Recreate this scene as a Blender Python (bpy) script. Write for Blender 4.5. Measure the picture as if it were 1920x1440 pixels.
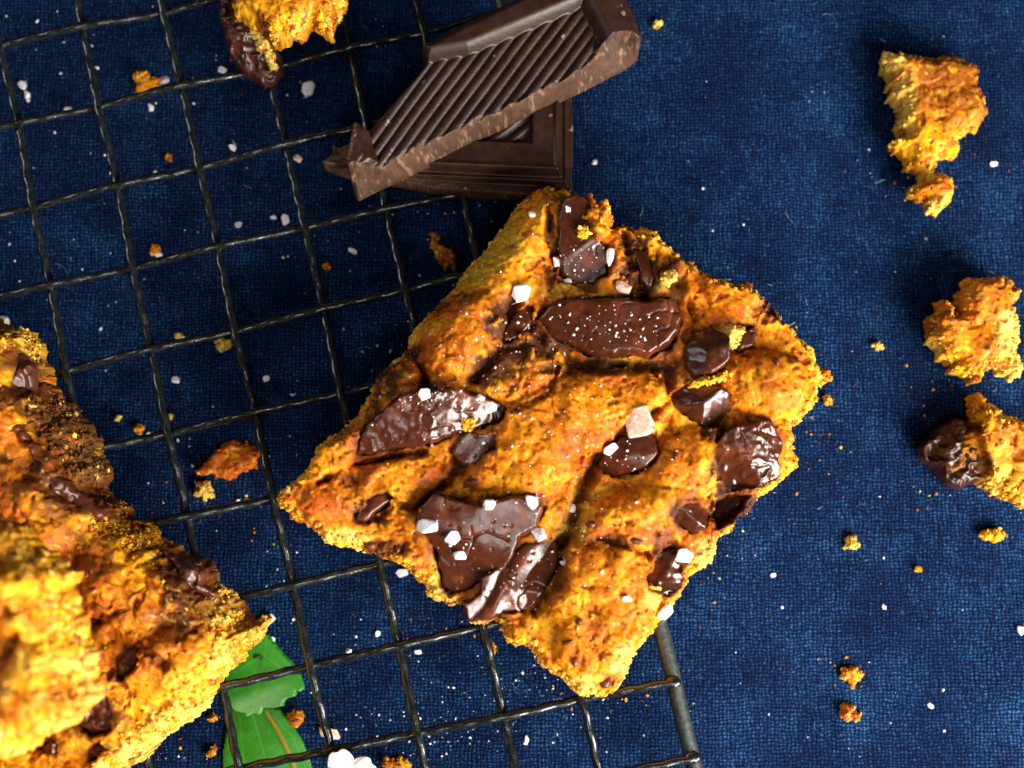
import bpy, bmesh, math, random
import numpy as np

# ------------------------------------------------------------------ camera, light, exposure
S = 0.0001                      # one photograph pixel at the cloth = 0.1 mm
D = 2600.0                      # camera distance in those units
TH = math.radians(6.0)
scene = bpy.context.scene
for o in list(bpy.data.objects):
    bpy.data.objects.remove(o, do_unlink=True)
COL = scene.collection

cam_d = bpy.data.cameras.new('camera')
cam = bpy.data.objects.new('camera', cam_d); COL.objects.link(cam)
cam.location = (0, -D*S*math.sin(TH), D*S*math.cos(TH))
cam.rotation_euler = (TH, 0, 0)
cam_d.sensor_width = 36; cam_d.sensor_fit = 'HORIZONTAL'
cam_d.lens = 36*D/1920.0
cam_d.clip_start = 0.01; cam_d.clip_end = 10
cam_d.dof.use_dof = True
cam_d.dof.focus_distance = (D-190)*S
cam_d.dof.aperture_fstop = 11.5
scene.camera = cam

world = bpy.data.worlds.new('World'); scene.world = world
world.use_nodes = True
world.node_tree.nodes['Background'].inputs[0].default_value = (0.92, 0.95, 1.0, 1)
world.node_tree.nodes['Background'].inputs[1].default_value = 0.042

def area(name, loc, target, sx, sy, power, color):
    d = bpy.data.lights.new(name, 'AREA'); d.shape = 'RECTANGLE'
    d.size = sx; d.size_y = sy; d.energy = power; d.color = color
    o = bpy.data.objects.new(name, d); COL.objects.link(o)
    o.location = loc
    v = np.array(target)-np.array(loc)
    import mathutils
    o.rotation_euler = mathutils.Vector(v).to_track_quat('-Z', 'Y').to_euler()
    return o
area('window_light', (0.31, -0.30, 0.22), (0.03, -0.01, 0), 0.32, 0.26, 9.0, (1.0, 0.97, 0.92))
area('high_window_light', (0.03, -0.27, 0.60), (0.0, 0, 0), 0.14, 0.16, 0.85, (1.0, 0.97, 0.94))
area('second_window_light', (-0.42, 0.14, 0.26), (-0.05, 0, 0), 0.12, 0.26, 0.55, (0.96, 0.98, 1.0))

scene.view_settings.view_transform = 'Standard'
scene.view_settings.look = 'None'
scene.view_settings.exposure = 0.0
scene.view_settings.gamma = 1.0
scene.view_settings.use_curve_mapping = False

# ------------------------------------------------------------------ measuring helpers
ct, st = math.cos(TH), math.sin(TH)
CX, CY, CZ = 0.0, -D*st, D*ct
def W(px, py, z=0.0):
    """photograph pixel -> place on the level z (all in 0.1 mm units)"""
    px = np.asarray(px, float); py = np.asarray(py, float)
    dx = (px-960)/D; dy = (720-py)/D
    wy = dy*ct+st; wz = dy*st-ct
    t = (z-CZ)/wz
    return CX+dx*t, CY+wy*t
def Wm(px, py, z):
    x, y = W(px, py, z); return (float(x)*S, float(y)*S, float(z)*S)

# ------------------------------------------------------------------ numpy noise
_tabs = {}
def _tab(seed):
    if seed not in _tabs: _tabs[seed] = np.random.RandomState(seed).rand(256, 256)
    return _tabs[seed]
def vn(x, y, s, seed=0):
    t = _tab(seed); x = x/s+1000.3; y = y/s+1000.7
    xi = np.floor(x).astype(int); yi = np.floor(y).astype(int)
    fx = x-xi; fy = y-yi
    fx = fx*fx*(3-2*fx); fy = fy*fy*(3-2*fy)
    a = t[xi % 256, yi % 256]; b = t[(xi+1) % 256, yi % 256]
    c = t[xi % 256, (yi+1) % 256]; d = t[(xi+1) % 256, (yi+1) % 256]
    return (a*(1-fx)+b*fx)*(1-fy)+(c*(1-fx)+d*fx)*fy      # 0..1
def fbm(x, y, s, seed=0, oct=4, gain=0.5):
    v = 0; a = 1; tot = 0
    for i in range(oct):
        v = v+a*vn(x, y, s, seed+i*7); tot += a; a *= gain; s *= 0.5
    return v/tot
def worley(x, y, s, seed=0):
    t1 = _tab(seed+101); t2 = _tab(seed+202); t3 = _tab(seed+303)
    x = x/s+1000.0; y = y/s+1000.0
    xi = np.floor(x).astype(int); yi = np.floor(y).astype(int)
    f1 = np.full(x.shape, 9.0); f2 = np.full(x.shape, 9.0); idv = np.zeros(x.shape)
    for dx in (-1, 0, 1):
        for dy in (-1, 0, 1):
            cx = xi+dx; cy = yi+dy
            px = cx+t1[cx % 256, cy % 256]; py = cy+t2[cx % 256, cy % 256]
            d = np.hypot(px-x, py-y)
            m = d < f1
            f2 = np.where(m, f1, np.minimum(f2, d))
            idv = np.where(m, t3[cx % 256, cy % 256], idv)
            f1 = np.where(m, d, f1)
    return f1, f2, idv
def sm(a, b, x):
    t = np.clip((x-a)/(b-a), 0, 1); return t*t*(3-2*t)
def mix(a, b, t):
    return a*(1-t[..., None])+b*t[..., None]
def sdf(poly, x, y):
    """signed distance to polygon, positive inside"""
    p = np.array(poly, float); n = len(p)
    d = np.full(x.shape, 1e18); inside = np.zeros(x.shape, bool)
    for i in range(n):
        ax, ay = p[i]; bx, by = p[(i+1) % n]
        ex, ey = bx-ax, by-ay
        wx, wy = x-ax, y-ay
        t = np.clip((wx*ex+wy*ey)/(ex*ex+ey*ey+1e-9), 0, 1)
        d = np.minimum(d, (wx-ex*t)**2+(wy-ey*t)**2)
        if ey != 0:
            c = ((ay > y) != (by > y)) & (x < ex*(y-ay)/ey+ax)
            inside ^= c
    d = np.sqrt(d)
    return np.where(inside, d, -d)
def pline(pts, x, y):
    d = np.full(x.shape, 1e18)
    for (ax, ay), (bx, by) in zip(pts[:-1], pts[1:]):
        ex, ey = bx-ax, by-ay
        wx, wy = x-ax, y-ay
        t = np.clip((wx*ex+wy*ey)/(ex*ex+ey*ey+1e-9), 0, 1)
        d = np.minimum(d, (wx-ex*t)**2+(wy-ey*t)**2)
    return np.sqrt(d)

# ------------------------------------------------------------------ mesh helpers
def mesh_np(name, V, F, colors=None, mats=(), smooth=True, attr=None):
    """V (n,3) metres, F (m,k) faces of one size"""
    V = np.asarray(V, np.float32); F = np.asarray(F, np.int32)
    me = bpy.data.meshes.new(name)
    k = F.shape[1]
    me.vertices.add(len(V)); me.vertices.foreach_set('co', V.ravel())
    me.loops.add(F.size); me.loops.foreach_set('vertex_index', F.ravel())
    me.polygons.add(len(F))
    me.polygons.foreach_set('loop_start', np.arange(0, F.size, k, dtype=np.int32))
    me.polygons.foreach_set('use_smooth', np.full(len(F), smooth))
    me.update(calc_edges=True)
    if colors is not None:
        a = me.color_attributes.new('Col', 'FLOAT_COLOR', 'POINT')
        c = np.ones((len(V), 4), np.float32); c[:, :3] = colors
        a.data.foreach_set('color', c.ravel())
    if attr is not None:
        for nm, v in attr.items():
            a = me.attributes.new(nm, 'FLOAT', 'POINT')
            a.data.foreach_set('value', np.asarray(v, np.float32).ravel())
    for m in mats: me.materials.append(m)
    return me
def obj(name, me, parent=None):
    o = bpy.data.objects.new(name, me); COL.objects.link(o)
    if parent is not None:
        o.parent = parent
        o.matrix_parent_inverse = parent.matrix_world.inverted()
    return o
def tag(o, label=None, cat=None, group=None, kind=None):
    if label: o['label'] = label
    if cat: o['category'] = cat
    if group: o['group'] = group
    if kind: o['kind'] = kind
    return o
def empty(name, loc):
    import mathutils
    o = bpy.data.objects.new(name, None); COL.objects.link(o)
    o.location = loc; o.empty_display_size = 0.01
    o.matrix_world = mathutils.Matrix.Translation(loc)
    return o

def heightfield(name, mat, parent, bbox, step, fn, zref, zbase, jitter=0.0, outline=None):
    """fn(X,Y) -> z, inside(signed), color, attr ; X,Y photograph pixels measured at level zref"""
    x0, y0, x1, y1 = bbox
    xs = np.arange(x0, x1+step, step); ys = np.arange(y0, y1+step, step)
    X, Y = np.meshgrid(xs, ys)
    Z, ins, C, A = fn(X, Y)
    ok = ins > 0
    cell = ok[:-1, :-1] & ok[1:, :-1] & ok[:-1, 1:] & ok[1:, 1:]
    used = np.zeros(ok.shape, bool)
    used[:-1, :-1] |= cell; used[1:, :-1] |= cell; used[:-1, 1:] |= cell; used[1:, 1:] |= cell
    idx = -np.ones(ok.shape, int); idx[used] = np.arange(used.sum())
    a = idx[:-1, :-1][cell]; b = idx[1:, :-1][cell]; c = idx[1:, 1:][cell]; d = idx[:-1, 1:][cell]
    F = np.stack([a, b, c, d], 1)
    # edge of the sheet drops to the base so that it is a body with depth
    border = used & ~(np.pad(cell, ((0, 1), (0, 1))) & np.pad(cell, ((1, 0), (0, 1))) & np.pad(cell, ((0, 1), (1, 0))) & np.pad(cell, ((1, 0), (1, 0))))
    Z = np.where(border, zbase, Z)
    Xj, Yj = X, Y
    if jitter > 0:
        zr_ = np.where(ok, Z, zbase)
        zn = (np.nanmax(zr_)-zr_)/max(1.0, np.nanmax(zr_)-zbase); amp = jitter*(1+1.4*sm(0.25, 0.6, zn))
        Xa = X+0.7*zr_; Ya = Y-0.6*zr_
        Xj = X+amp*2*(vn(Xa, Ya, 8, 61)-0.5)+amp*3*(vn(Xa, Ya, 21, 62)-0.5)
        Yj = Y+amp*2*(vn(Xa, Ya, 8, 63)-0.5)+amp*3*(vn(Xa, Ya, 21, 64)-0.5)
    wx, wy = W(Xj, Yj, zref)
    V = np.stack([wx[used]*S, wy[used]*S, Z[used]*S], 1)
    me = mesh_np(name, V, F, C[used] if C is not None else None, [mat], True,
                 {k: v[used] for k, v in A.items()} if A else None)
    o = obj(name, me, parent)
    return o, dict(X=X, Y=Y, Z=Z, ok=used & ~border, C=C, V=V, zref=zref)

_ico = None
def ico():
    global _ico
    if _ico is None:
        bm = bmesh.new(); bmesh.ops.create_icosphere(bm, subdivisions=1, radius=1)
        bm.verts.ensure_lookup_table()
        _ico = (np.array([v.co[:] for v in bm.verts]), np.array([[v.index for v in f.verts] for f in bm.faces]))
        bm.free()
    return _ico
def grains(name, P, R, C, mat, parent, seed=0, flat=0.8, kind='stuff'):
    """many tiny irregular crumbs as one part; P (n,3) px units world, R (n,) px units"""
    r = np.random.RandomState(seed)
    bv, bf = ico(); n = len(P)
    ang = r.rand(n)*6.283
    sc = 0.7+0.6*r.rand(n, 3); sc[:, 2] *= flat
    jit = 0.55+0.85*r.rand(n, len(bv))
    v = bv[None]*jit[..., None]*sc[:, None, :]*R[:, None, None]
    ca, sa = np.cos(ang)[:, None], np.sin(ang)[:, None]
    t = r.rand(n)[:, None]*6.283
    y2 = v[..., 1]*np.cos(t)-v[..., 2]*np.sin(t); z2 = v[..., 1]*np.sin(t)+v[..., 2]*np.cos(t)
    v = np.stack([v[..., 0]*ca-y2*sa, v[..., 0]*sa+y2*ca, z2], -1)
    V = (v+P[:, None, :]).reshape(-1, 3)*S
    F = (bf[None]+(np.arange(n)*len(bv))[:, None, None]).reshape(-1, 3)
    cols = np.repeat(C, len(bv), axis=0)
    me = mesh_np(name, V, F, cols, [mat], False)
    o = obj(name, me, parent)
    if kind: o['kind'] = kind
    return o

# ------------------------------------------------------------------ materials
def new_mat(name):
    m = bpy.data.materials.new(name); m.use_nodes = True
    nt = m.node_tree; b = nt.nodes['Principled BSDF']
    return m, nt, b
def N(nt, t, **kw):
    n = nt.nodes.new(t)
    for k, v in kw.items(): setattr(n, k, v)
    return n
def objco(nt, scale):
    tc = N(nt, 'ShaderNodeTexCoord'); mp = N(nt, 'ShaderNodeMapping')
    mp.inputs['Scale'].default_value = (scale, scale, scale)
    geo = N(nt, 'ShaderNodeNewGeometry')
    nt.links.new(geo.outputs['Position'], mp.inputs['Vector'])
    return mp.outputs['Vector']
def ramp(nt, fac, stops):
    r = N(nt, 'ShaderNodeValToRGB'); e = r.color_ramp.elements
    while len(e) < len(stops): e.new(0.5)
    for i, (p, c) in enumerate(stops):
        e[i].position = p; e[i].color = (*c, 1) if len(c) == 3 else c
    nt.links.new(fac, r.inputs[0]); return r.outputs[0]
def noise(nt, vec, scale, detail=4, rough=0.6):
    n = N(nt, 'ShaderNodeTexNoise'); n.inputs['Scale'].default_value = scale
    n.inputs['Detail'].default_value = detail; n.inputs['Roughness'].default_value = rough
    nt.links.new(vec, n.inputs['Vector']); return n.outputs[0]
def mulcol(nt, a, b, fac=1.0, mode='MULTIPLY'):
    m = N(nt, 'ShaderNodeMix', data_type='RGBA', blend_type=mode)
    m.inputs[0].default_value = fac
    nt.links.new(a, m.inputs[6]); nt.links.new(b, m.inputs[7]); return m.outputs[2]
def math_n(nt, op, a, b=None):
    m = N(nt, 'ShaderNodeMath', operation=op)
    for i, v in enumerate((a, b)):
        if v is None: continue
        if isinstance(v, (int, float)): m.inputs[i].default_value = v
        else: nt.links.new(v, m.inputs[i])
    return m.outputs[0]
def bump(nt, h, bsdf, strength, dist):
    b = N(nt, 'ShaderNodeBump'); b.inputs['Strength'].default_value = strength
    b.inputs['Distance'].default_value = dist
    nt.links.new(h, b.inputs['Height']); nt.links.new(b.outputs[0], bsdf.inputs['Normal'])

def dough_material():
    m, nt, b = new_mat('baked_dough')
    v = objco(nt, 1000.0)                     # millimetres
    at = N(nt, 'ShaderNodeAttribute', attribute_name='Col')
    n1 = noise(nt, v, 1.6, 5, 0.7)
    var = ramp(nt, n1, [(0.30, (0.70, 0.58, 0.45)), (0.5, (1, 1, 1)), (0.72, (1.2, 1.2, 1.1))])
    c = mulcol(nt, at.outputs['Color'], var)
    nt.links.new(c, b.inputs['Base Color'])
    b.inputs['Roughness'].default_value = 0.5
    b.inputs['Specular IOR Level'].default_value = 0.16
    bump(nt, noise(nt, v, 2.0, 4, 0.65), b, 0.22, 0.0006)
    return m
def choc_material(name, gloss=0.24, pits=0.35, spec=0.7):
    m, nt, b = new_mat(name)
    v = objco(nt, 1000.0)
    at = N(nt, 'ShaderNodeAttribute', attribute_name='Col')
    n1 = noise(nt, v, 0.7, 4, 0.6)
    var = ramp(nt, n1, [(0.3, (0.75, 0.7, 0.7)), (0.7, (1.2, 1.2, 1.2))])
    nt.links.new(mulcol(nt, at.outputs['Color'], var), b.inputs['Base Color'])
    fr = N(nt, 'ShaderNodeAttribute', attribute_name='rough')
    r = math_n(nt, 'ADD', math_n(nt, 'MULTIPLY', n1, 0.16), gloss-0.06)
    r = math_n(nt, 'ADD', r, fr.outputs['Fac'])
    nt.links.new(r, b.inputs['Roughness'])
    b.inputs['Specular IOR Level'].default_value = spec
    n2 = noise(nt, v, 1.3, 5, 0.65)
    bump(nt, n2, b, pits, 0.0005)
    return m
def salt_material(name, col):
    m, nt, b = new_mat(name)
    v = objco(nt, 1000.0)
    c = ramp(nt, noise(nt, v, 0.9, 4, 0.6), [(0.3, col[0]), (0.6, col[1])])
    nt.links.new(c, b.inputs['Base Color'])
    b.inputs['Roughness'].default_value = 0.3
    b.inputs['Specular IOR Level'].default_value = 0.5
    b.inputs['Subsurface Weight'].default_value = 0.25
    b.inputs['Subsurface Radius'].default_value = (0.001, 0.001, 0.001)
    bump(nt, noise(nt, v, 2.0, 3, 0.6), b, 0.35, 0.0004)
    return m
M_dough = dough_material()
M_choc = choc_material('melted_chocolate', 0.19, 0.08, 0.5)
M_bar = choc_material('moulded_chocolate', 0.38, 0.12, 0.30)
M_salt = salt_material('white_salt', ((0.80, 0.74, 0.70), (0.95, 0.94, 0.93)))
M_psalt = salt_material('pink_salt', ((0.72, 0.36, 0.20), (0.90, 0.72, 0.58)))
M_gsalt = salt_material('grey_salt', ((0.38, 0.36, 0.36), (0.55, 0.52, 0.50)))

def wire_material(name, rough, k):
    m, nt, b = new_mat(name)
    v = objco(nt, 1000.0)
    n1 = noise(nt, v, 1.2, 4, 0.6)
    nt.links.new(ramp(nt, n1, [(0.35, (0.006*k, 0.009*k, 0.009*k)), (0.75, (0.020*k, 0.028*k, 0.027*k))]), b.inputs['Base Color'])
    nt.links.new(math_n(nt, 'ADD', math_n(nt, 'MULTIPLY', n1, 0.25), rough-0.1), b.inputs['Roughness'])
    b.inputs['Specular IOR Level'].default_value = 0.7
    bump(nt, noise(nt, v, 0.9, 3, 0.5), b, 0.25, 0.0004)
    return m
M_wire = wire_material('black_enamel', 0.22, 0.55)
M_rod = wire_material('satin_black_rod', 0.45, 1.5)

def cloth_material():
    m, nt, b = new_mat('navy_woven_cotton')
    v = objco(nt, 10000.0)                       # 0.1 mm units
    # the threads wander a little
    wn = N(nt, 'ShaderNodeTexNoise'); wn.inputs['Scale'].default_value = 0.012; wn.inputs['Detail'].default_value = 3
    nt.links.new(v, wn.inputs['Vector'])
    off = N(nt, 'ShaderNodeVectorMath', operation='MULTIPLY_ADD')
    nt.links.new(wn.outputs['Color'], off.inputs[0]); off.inputs[1].default_value = (14, 14, 0)
    nt.links.new(v, off.inputs[2])
    wn2 = N(nt, 'ShaderNodeTexNoise'); wn2.inputs['Scale'].default_value = 0.07; wn2.inputs['Detail'].default_value = 2
    nt.links.new(v, wn2.inputs['Vector'])
    off2 = N(nt, 'ShaderNodeVectorMath', operation='MULTIPLY_ADD')
    nt.links.new(wn2.outputs['Color'], off2.inputs[0]); off2.inputs[1].default_value = (11, 11, 0)
    nt.links.new(off.outputs[0], off2.inputs[2]); off = off2
    sp = N(nt, 'ShaderNodeSeparateXYZ'); nt.links.new(off.outputs[0], sp.inputs[0])
    u = math_n(nt, 'MULTIPLY', sp.outputs[0], math.pi/7.4)
    w = math_n(nt, 'MULTIPLY', sp.outputs[1], math.pi/6.6)
    su = math_n(nt, 'SINE', u); sw = math_n(nt, 'SINE', w)
    knot = math_n(nt, 'MULTIPLY', su, sw)                         # checker of threads going over and under
    warp = math_n(nt, 'POWER', math_n(nt, 'ABSOLUTE', su), 0.6)
    weft = math_n(nt, 'POWER', math_n(nt, 'ABSOLUTE', sw), 0.6)
    h = math_n(nt, 'MAXIMUM', math_n(nt, 'MULTIPLY', warp, math_n(nt, 'ADD', math_n(nt, 'MULTIPLY', knot, 0.5), 0.5)),
               math_n(nt, 'MULTIPLY', weft, math_n(nt, 'SUBTRACT', 0.5, math_n(nt, 'MULTIPLY', knot, 0.5))))
    fz = noise(nt, v, 0.16, 5, 0.75)
    hh = math_n(nt, 'ADD', h, math_n(nt, 'MULTIPLY', fz, 0.8))
    # thread by thread dye differences: stretched noise along both thread directions
    mp1 = N(nt, 'ShaderNodeMapping'); mp1.inputs['Scale'].default_value = (0.012, 0.13, 1); nt.links.new(v, mp1.inputs[0])
    mp2 = N(nt, 'ShaderNodeMapping'); mp2.inputs['Scale'].default_value = (0.13, 0.012, 1); nt.links.new(v, mp2.inputs[0])
    t1 = noise(nt, mp1.outputs[0], 1.0, 3, 0.6); t2 = noise(nt, mp2.outputs[0], 1.0, 3, 0.6)
    tt = math_n(nt, 'MULTIPLY', math_n(nt, 'ADD', t1, t2), 0.5)
    worn = noise(nt, v, 0.006, 6, 0.65)
    f = math_n(nt, 'ADD', math_n(nt, 'MULTIPLY', math_n(nt, 'POWER', h, 1.5), 0.25), math_n(nt, 'MULTIPLY', fz, 0.55))
    f = math_n(nt, 'ADD', f, math_n(nt, 'MULTIPLY', tt, 0.35))
    f = math_n(nt, 'ADD', f, math_n(nt, 'MULTIPLY', math_n(nt, 'SUBTRACT', worn, 0.5), 0.34))
    c = ramp(nt, f, [(0.28, (0.0008, 0.0014, 0.007)), (0.51, (0.0018, 0.0052, 0.025)), (0.655, (0.0046, 0.0235, 0.080)), (0.86, (0.050, 0.165, 0.35))])
    nt.links.new(c, b.inputs['Base Color'])
    b.inputs['Roughness'].default_value = 0.9
    b.inputs['Specular IOR Level'].default_value = 0.06
    b.inputs['Sheen Weight'].default_value = 0.0
    b.inputs['Sheen Tint'].default_value = (0.2, 0.5, 0.9, 1)
    bump(nt, hh, b, 0.65, 0.0003)
    return m
M_cloth = cloth_material()

def leaf_material():
    m, nt, b = new_mat('green_leaf')
    v = objco(nt, 1000.0)
    at = N(nt, 'ShaderNodeAttribute', attribute_name='Col')
    var = ramp(nt, noise(nt, v, 1.0, 4, 0.6), [(0.3, (0.85, 0.88, 0.85)), (0.7, (1.12, 1.1, 1.1))])
    nt.links.new(mulcol(nt, at.outputs['Color'], var), b.inputs['Base Color'])
    b.inputs['Roughness'].default_value = 0.42
    bump(nt, noise(nt, v, 1.6, 3, 0.5), b, 0.15, 0.0003)
    return m
M_leaf = leaf_material()
def petal_material():
    m, nt, b = new_mat('white_petal')
    v = objco(nt, 1000.0)
    nt.links.new(ramp(nt, noise(nt, v, 0.6, 2), [(0.3, (0.90, 0.90, 0.90)), (0.7, (0.95, 0.95, 0.95))]), b.inputs['Base Color'])
    b.inputs['Roughness'].default_value = 0.5
    return m
M_petal = petal_material()

# ------------------------------------------------------------------ the cloth
def cloth_z(x, y):
    """x,y world in 0.1 mm"""
    z = 44*(fbm(x+0.35*y, y*0.45, 330, 5, 2)-0.5)+13*(fbm(x, y*0.6, 120, 6, 3)-0.5)
    return z-14
xs = np.concatenate([np.arange(-4200, -1400, 200), np.arange(-1400, 1400, 14), np.arange(1400, 4201, 200)]).astype(float)
ys = np.concatenate([np.arange(-3600, -1100, 200), np.arange(-1100, 1100, 14), np.arange(1100, 3601, 200)]).astype(float)
X, Y = np.meshgrid(xs, ys); Zc = cloth_z(X, Y)
nx, ny = len(xs), len(ys)
ii = np.arange(nx*ny).reshape(ny, nx)
F = np.stack([ii[:-1, :-1], ii[:-1, 1:], ii[1:, 1:], ii[1:, :-1]], -1).reshape(-1, 4)
cloth = obj('tablecloth', mesh_np('tablecloth', np.stack([X.ravel(), Y.ravel(), Zc.ravel()], 1)*S, F, None, [M_cloth]))
tag(cloth, 'navy blue woven cotton cloth lying under everything', None, None, 'structure')

# ------------------------------------------------------------------ cooling rack
RZ = 100.0
rack = empty('cooling_rack', Wm(600, 720, 0)[:2]+(0.0,))
tag(rack, 'black wire cooling rack with a square grid standing on the navy cloth', 'cooling rack')
def tube(name, pts, r, parent, sides=8, mat=M_wire):
    P = np.array(pts, float); n = len(P)
    T = np.gradient(P, axis=0); T /= np.linalg.norm(T, axis=1)[:, None]
    up = np.array([0, 0, 1.0])
    if abs(T[:, 2]).max() > 0.9: up = np.array([1.0, 0, 0])
    A = np.cross(T, up); A /= np.linalg.norm(A, axis=1)[:, None]
    B = np.cross(A, T)
    ang = np.arange(sides)*2*math.pi/sides
    rr = r if np.ndim(r) else np.full(n, r)
    V = P[:, None]+(A[:, None]*np.cos(ang)[None, :, None]+B[:, None]*np.sin(ang)[None, :, None])*rr[:, None, None]
    V = V.reshape(-1, 3)
    i = np.arange(n-1)[:, None]*sides; k = np.arange(sides)[None]; k2 = (k+1) % sides
    F = np.stack([i+k, i+k2, i+sides+k2, i+sides+k], -1).reshape(-1, 4)
    # end caps
    F = np.concatenate([F, [[0, 2, 4, 6][::-1]] if sides == 8 else np.zeros((0, 4), int)])
    return obj(name, mesh_np(name, V*S, F, None, [mat]), parent)
V700 = {-4: -530, -3: -368, -2: -203, -1: -38, 0: 127, 1: 292, 2: 460, 3: 632, 4: 795, 5: 946}
VSL = {-4: .19, -3: .19, -2: .195, -1: .20, 0: .205, 1: .212, 2: .2246, 3: .226, 4: .232, 5: .2366}
H600 = {-3: -505, -2: -350, -1: -195, 0: -40, 1: 104, 2: 256, 3: 420, 4: 581, 5: 746, 6: 915, 7: 1085, 8: 1245, 9: 1412, 10: 1578, 11: 1745, 12: 1915}
HSL = {0: -.205, 2: -.245, 4: -.238, 6: -.215, 9: -.203}
def vx(j, y): return V700[j]+VSL[j]*(y-700)
def hy(k, x): return H600[k]+HSL.get(k, -.228)*(x-600)
def cross(j, k):
    y = H600[k]
    for _ in range(8): x = vx(j, y); y = hy(k, x)
    return x, y
def frame_x(y): return 1264+0.252*(y-1280)
def frame_left_x(y): return -690+0.19*(y-700)
def wire(pts_cross, signs, seed):
    """crossings in world units and the side (+1 over, -1 under); ends included with sign 0"""
    rnd = random.Random(seed); ph = rnd.random()*6
    out = []
    s_tot = 0
    for (p, q, a, b) in zip(pts_cross[:-1], pts_cross[1:], signs[:-1], signs[1:]):
        L = math.dist(p, q); n = max(4, int(L/6))
        ux, uy = (q[0]-p[0])/L, (q[1]-p[1])/L
        for i in range(n):
            t = i/n; w = 0.5-0.5*math.cos(math.pi*t)
            z = RZ+7.0*(a*(1-w)+b*w)
            s = s_tot+L*t
            lat = 0.95*math.sin(s*2*math.pi/47+ph)+1.0*math.sin(s/90+ph*2)
            z += 1.0*math.cos(s*2*math.pi/47+ph)
            out.append((p[0]+ux*L*t-uy*lat, p[1]+uy*L*t+ux*lat, z))
        s_tot += L
    out.append((*pts_cross[-1], RZ+7.0*signs[-1]))
    return out
for j in V700:
    ks = sorted(H600)
    pts = []; sg = []
    for k in ks:
        x, y = cross(j, k); wx, wy = W(x, y, RZ); pts.append((float(wx), float(wy))); sg.append(1 if (j+k) % 2 == 0 else -1)
    sg[0] = sg[-1] = 0
    tube('wire', wire(pts, sg, 10+j), 7.9, rack)
for k in list(H600)[1:-1]:
    pts = []; sg = []
    y = H600[k]
    for _ in range(8): x = frame_left_x(y); y = hy(k, x)
    pts.append(tuple(float(q) for q in W(x, y, RZ))); sg.append(0)
    for j in sorted(V700):
        x, y = cross(j, k); pts.append(tuple(float(q) for q in W(x, y, RZ))); sg.append(-1 if (j+k) % 2 == 0 else 1)
    y = H600[k]
    for _ in range(8): x = frame_x(y); y = hy(k, x)
    pts.append(tuple(float(q) for q in W(x, y, RZ))); sg.append(1.6)
    tube('wire', wire(pts, sg, 50+k), 7.9, rack)
def corner(k, right):
    y = H600[k]
    for _ in range(8): x = frame_x(y) if right else frame_left_x(y); y = hy(k, x)
    return tuple(float(q) for q in W(x, y, RZ))
c4 = [corner(-3, True), corner(12, True), corner(12, False), corner(-3, False)]
for a, b in zip(c4, c4[1:]+c4[:1]):
    n = 60
    tube('frame_rod', [(a[0]+(b[0]-a[0])*i/n+1.2*math.sin(i*.7), a[1]+(b[1]-a[1])*i/n, RZ-4+1.0*math.sin(i*0.4)) for i in range(n+1)], 14.5, rack, 8, M_rod)
for a in c4:
    tube('foot', [(a[0], a[1], z) for z in (RZ-6, RZ-50, 4, 0)], 13, rack, 8)
# small weld blobs where the wires meet the right-hand frame rod
for k in (6, 7, 8, 9, 10):
    c = corner(k, True)
    bm = bmesh.new(); bmesh.ops.create_icosphere(bm, subdivisions=2, radius=1)
    for v_ in bm.verts:
        n_ = 1+0.25*random.Random(v_.index+k).random()
        v_.co = ((v_.co.x*14*n_+c[0]-2)*S, (v_.co.y*10*n_+c[1])*S, (v_.co.z*7*n_+RZ+11)*S)
    me = bpy.data.meshes.new('weld'); bm.to_mesh(me); bm.free(); me.materials.append(M_wire)
    me.polygons.foreach_set('use_smooth', np.ones(len(me.polygons), bool))
    obj('weld', me, rack)

# ------------------------------------------------------------------ dough colours (albedo)
def c3(*a): return np.array(a, float)
ORANGE = c3(0.62, 0.165, 0.0035); GOLD = c3(0.73, 0.260, 0.006); YEL = c3(0.86, 0.41, 0.010)
PALE = c3(0.88, 0.63, 0.13); BROWN = c3(0.27, 0.062, 0.008); RUST = c3(0.40, 0.072, 0.004)
SMEAR_SHADE = c3(0.060, 0.018, 0.008); CHOC = c3(0.058, 0.0135, 0.0045); CHOCL = c3(0.13, 0.050, 0.028)

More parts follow.
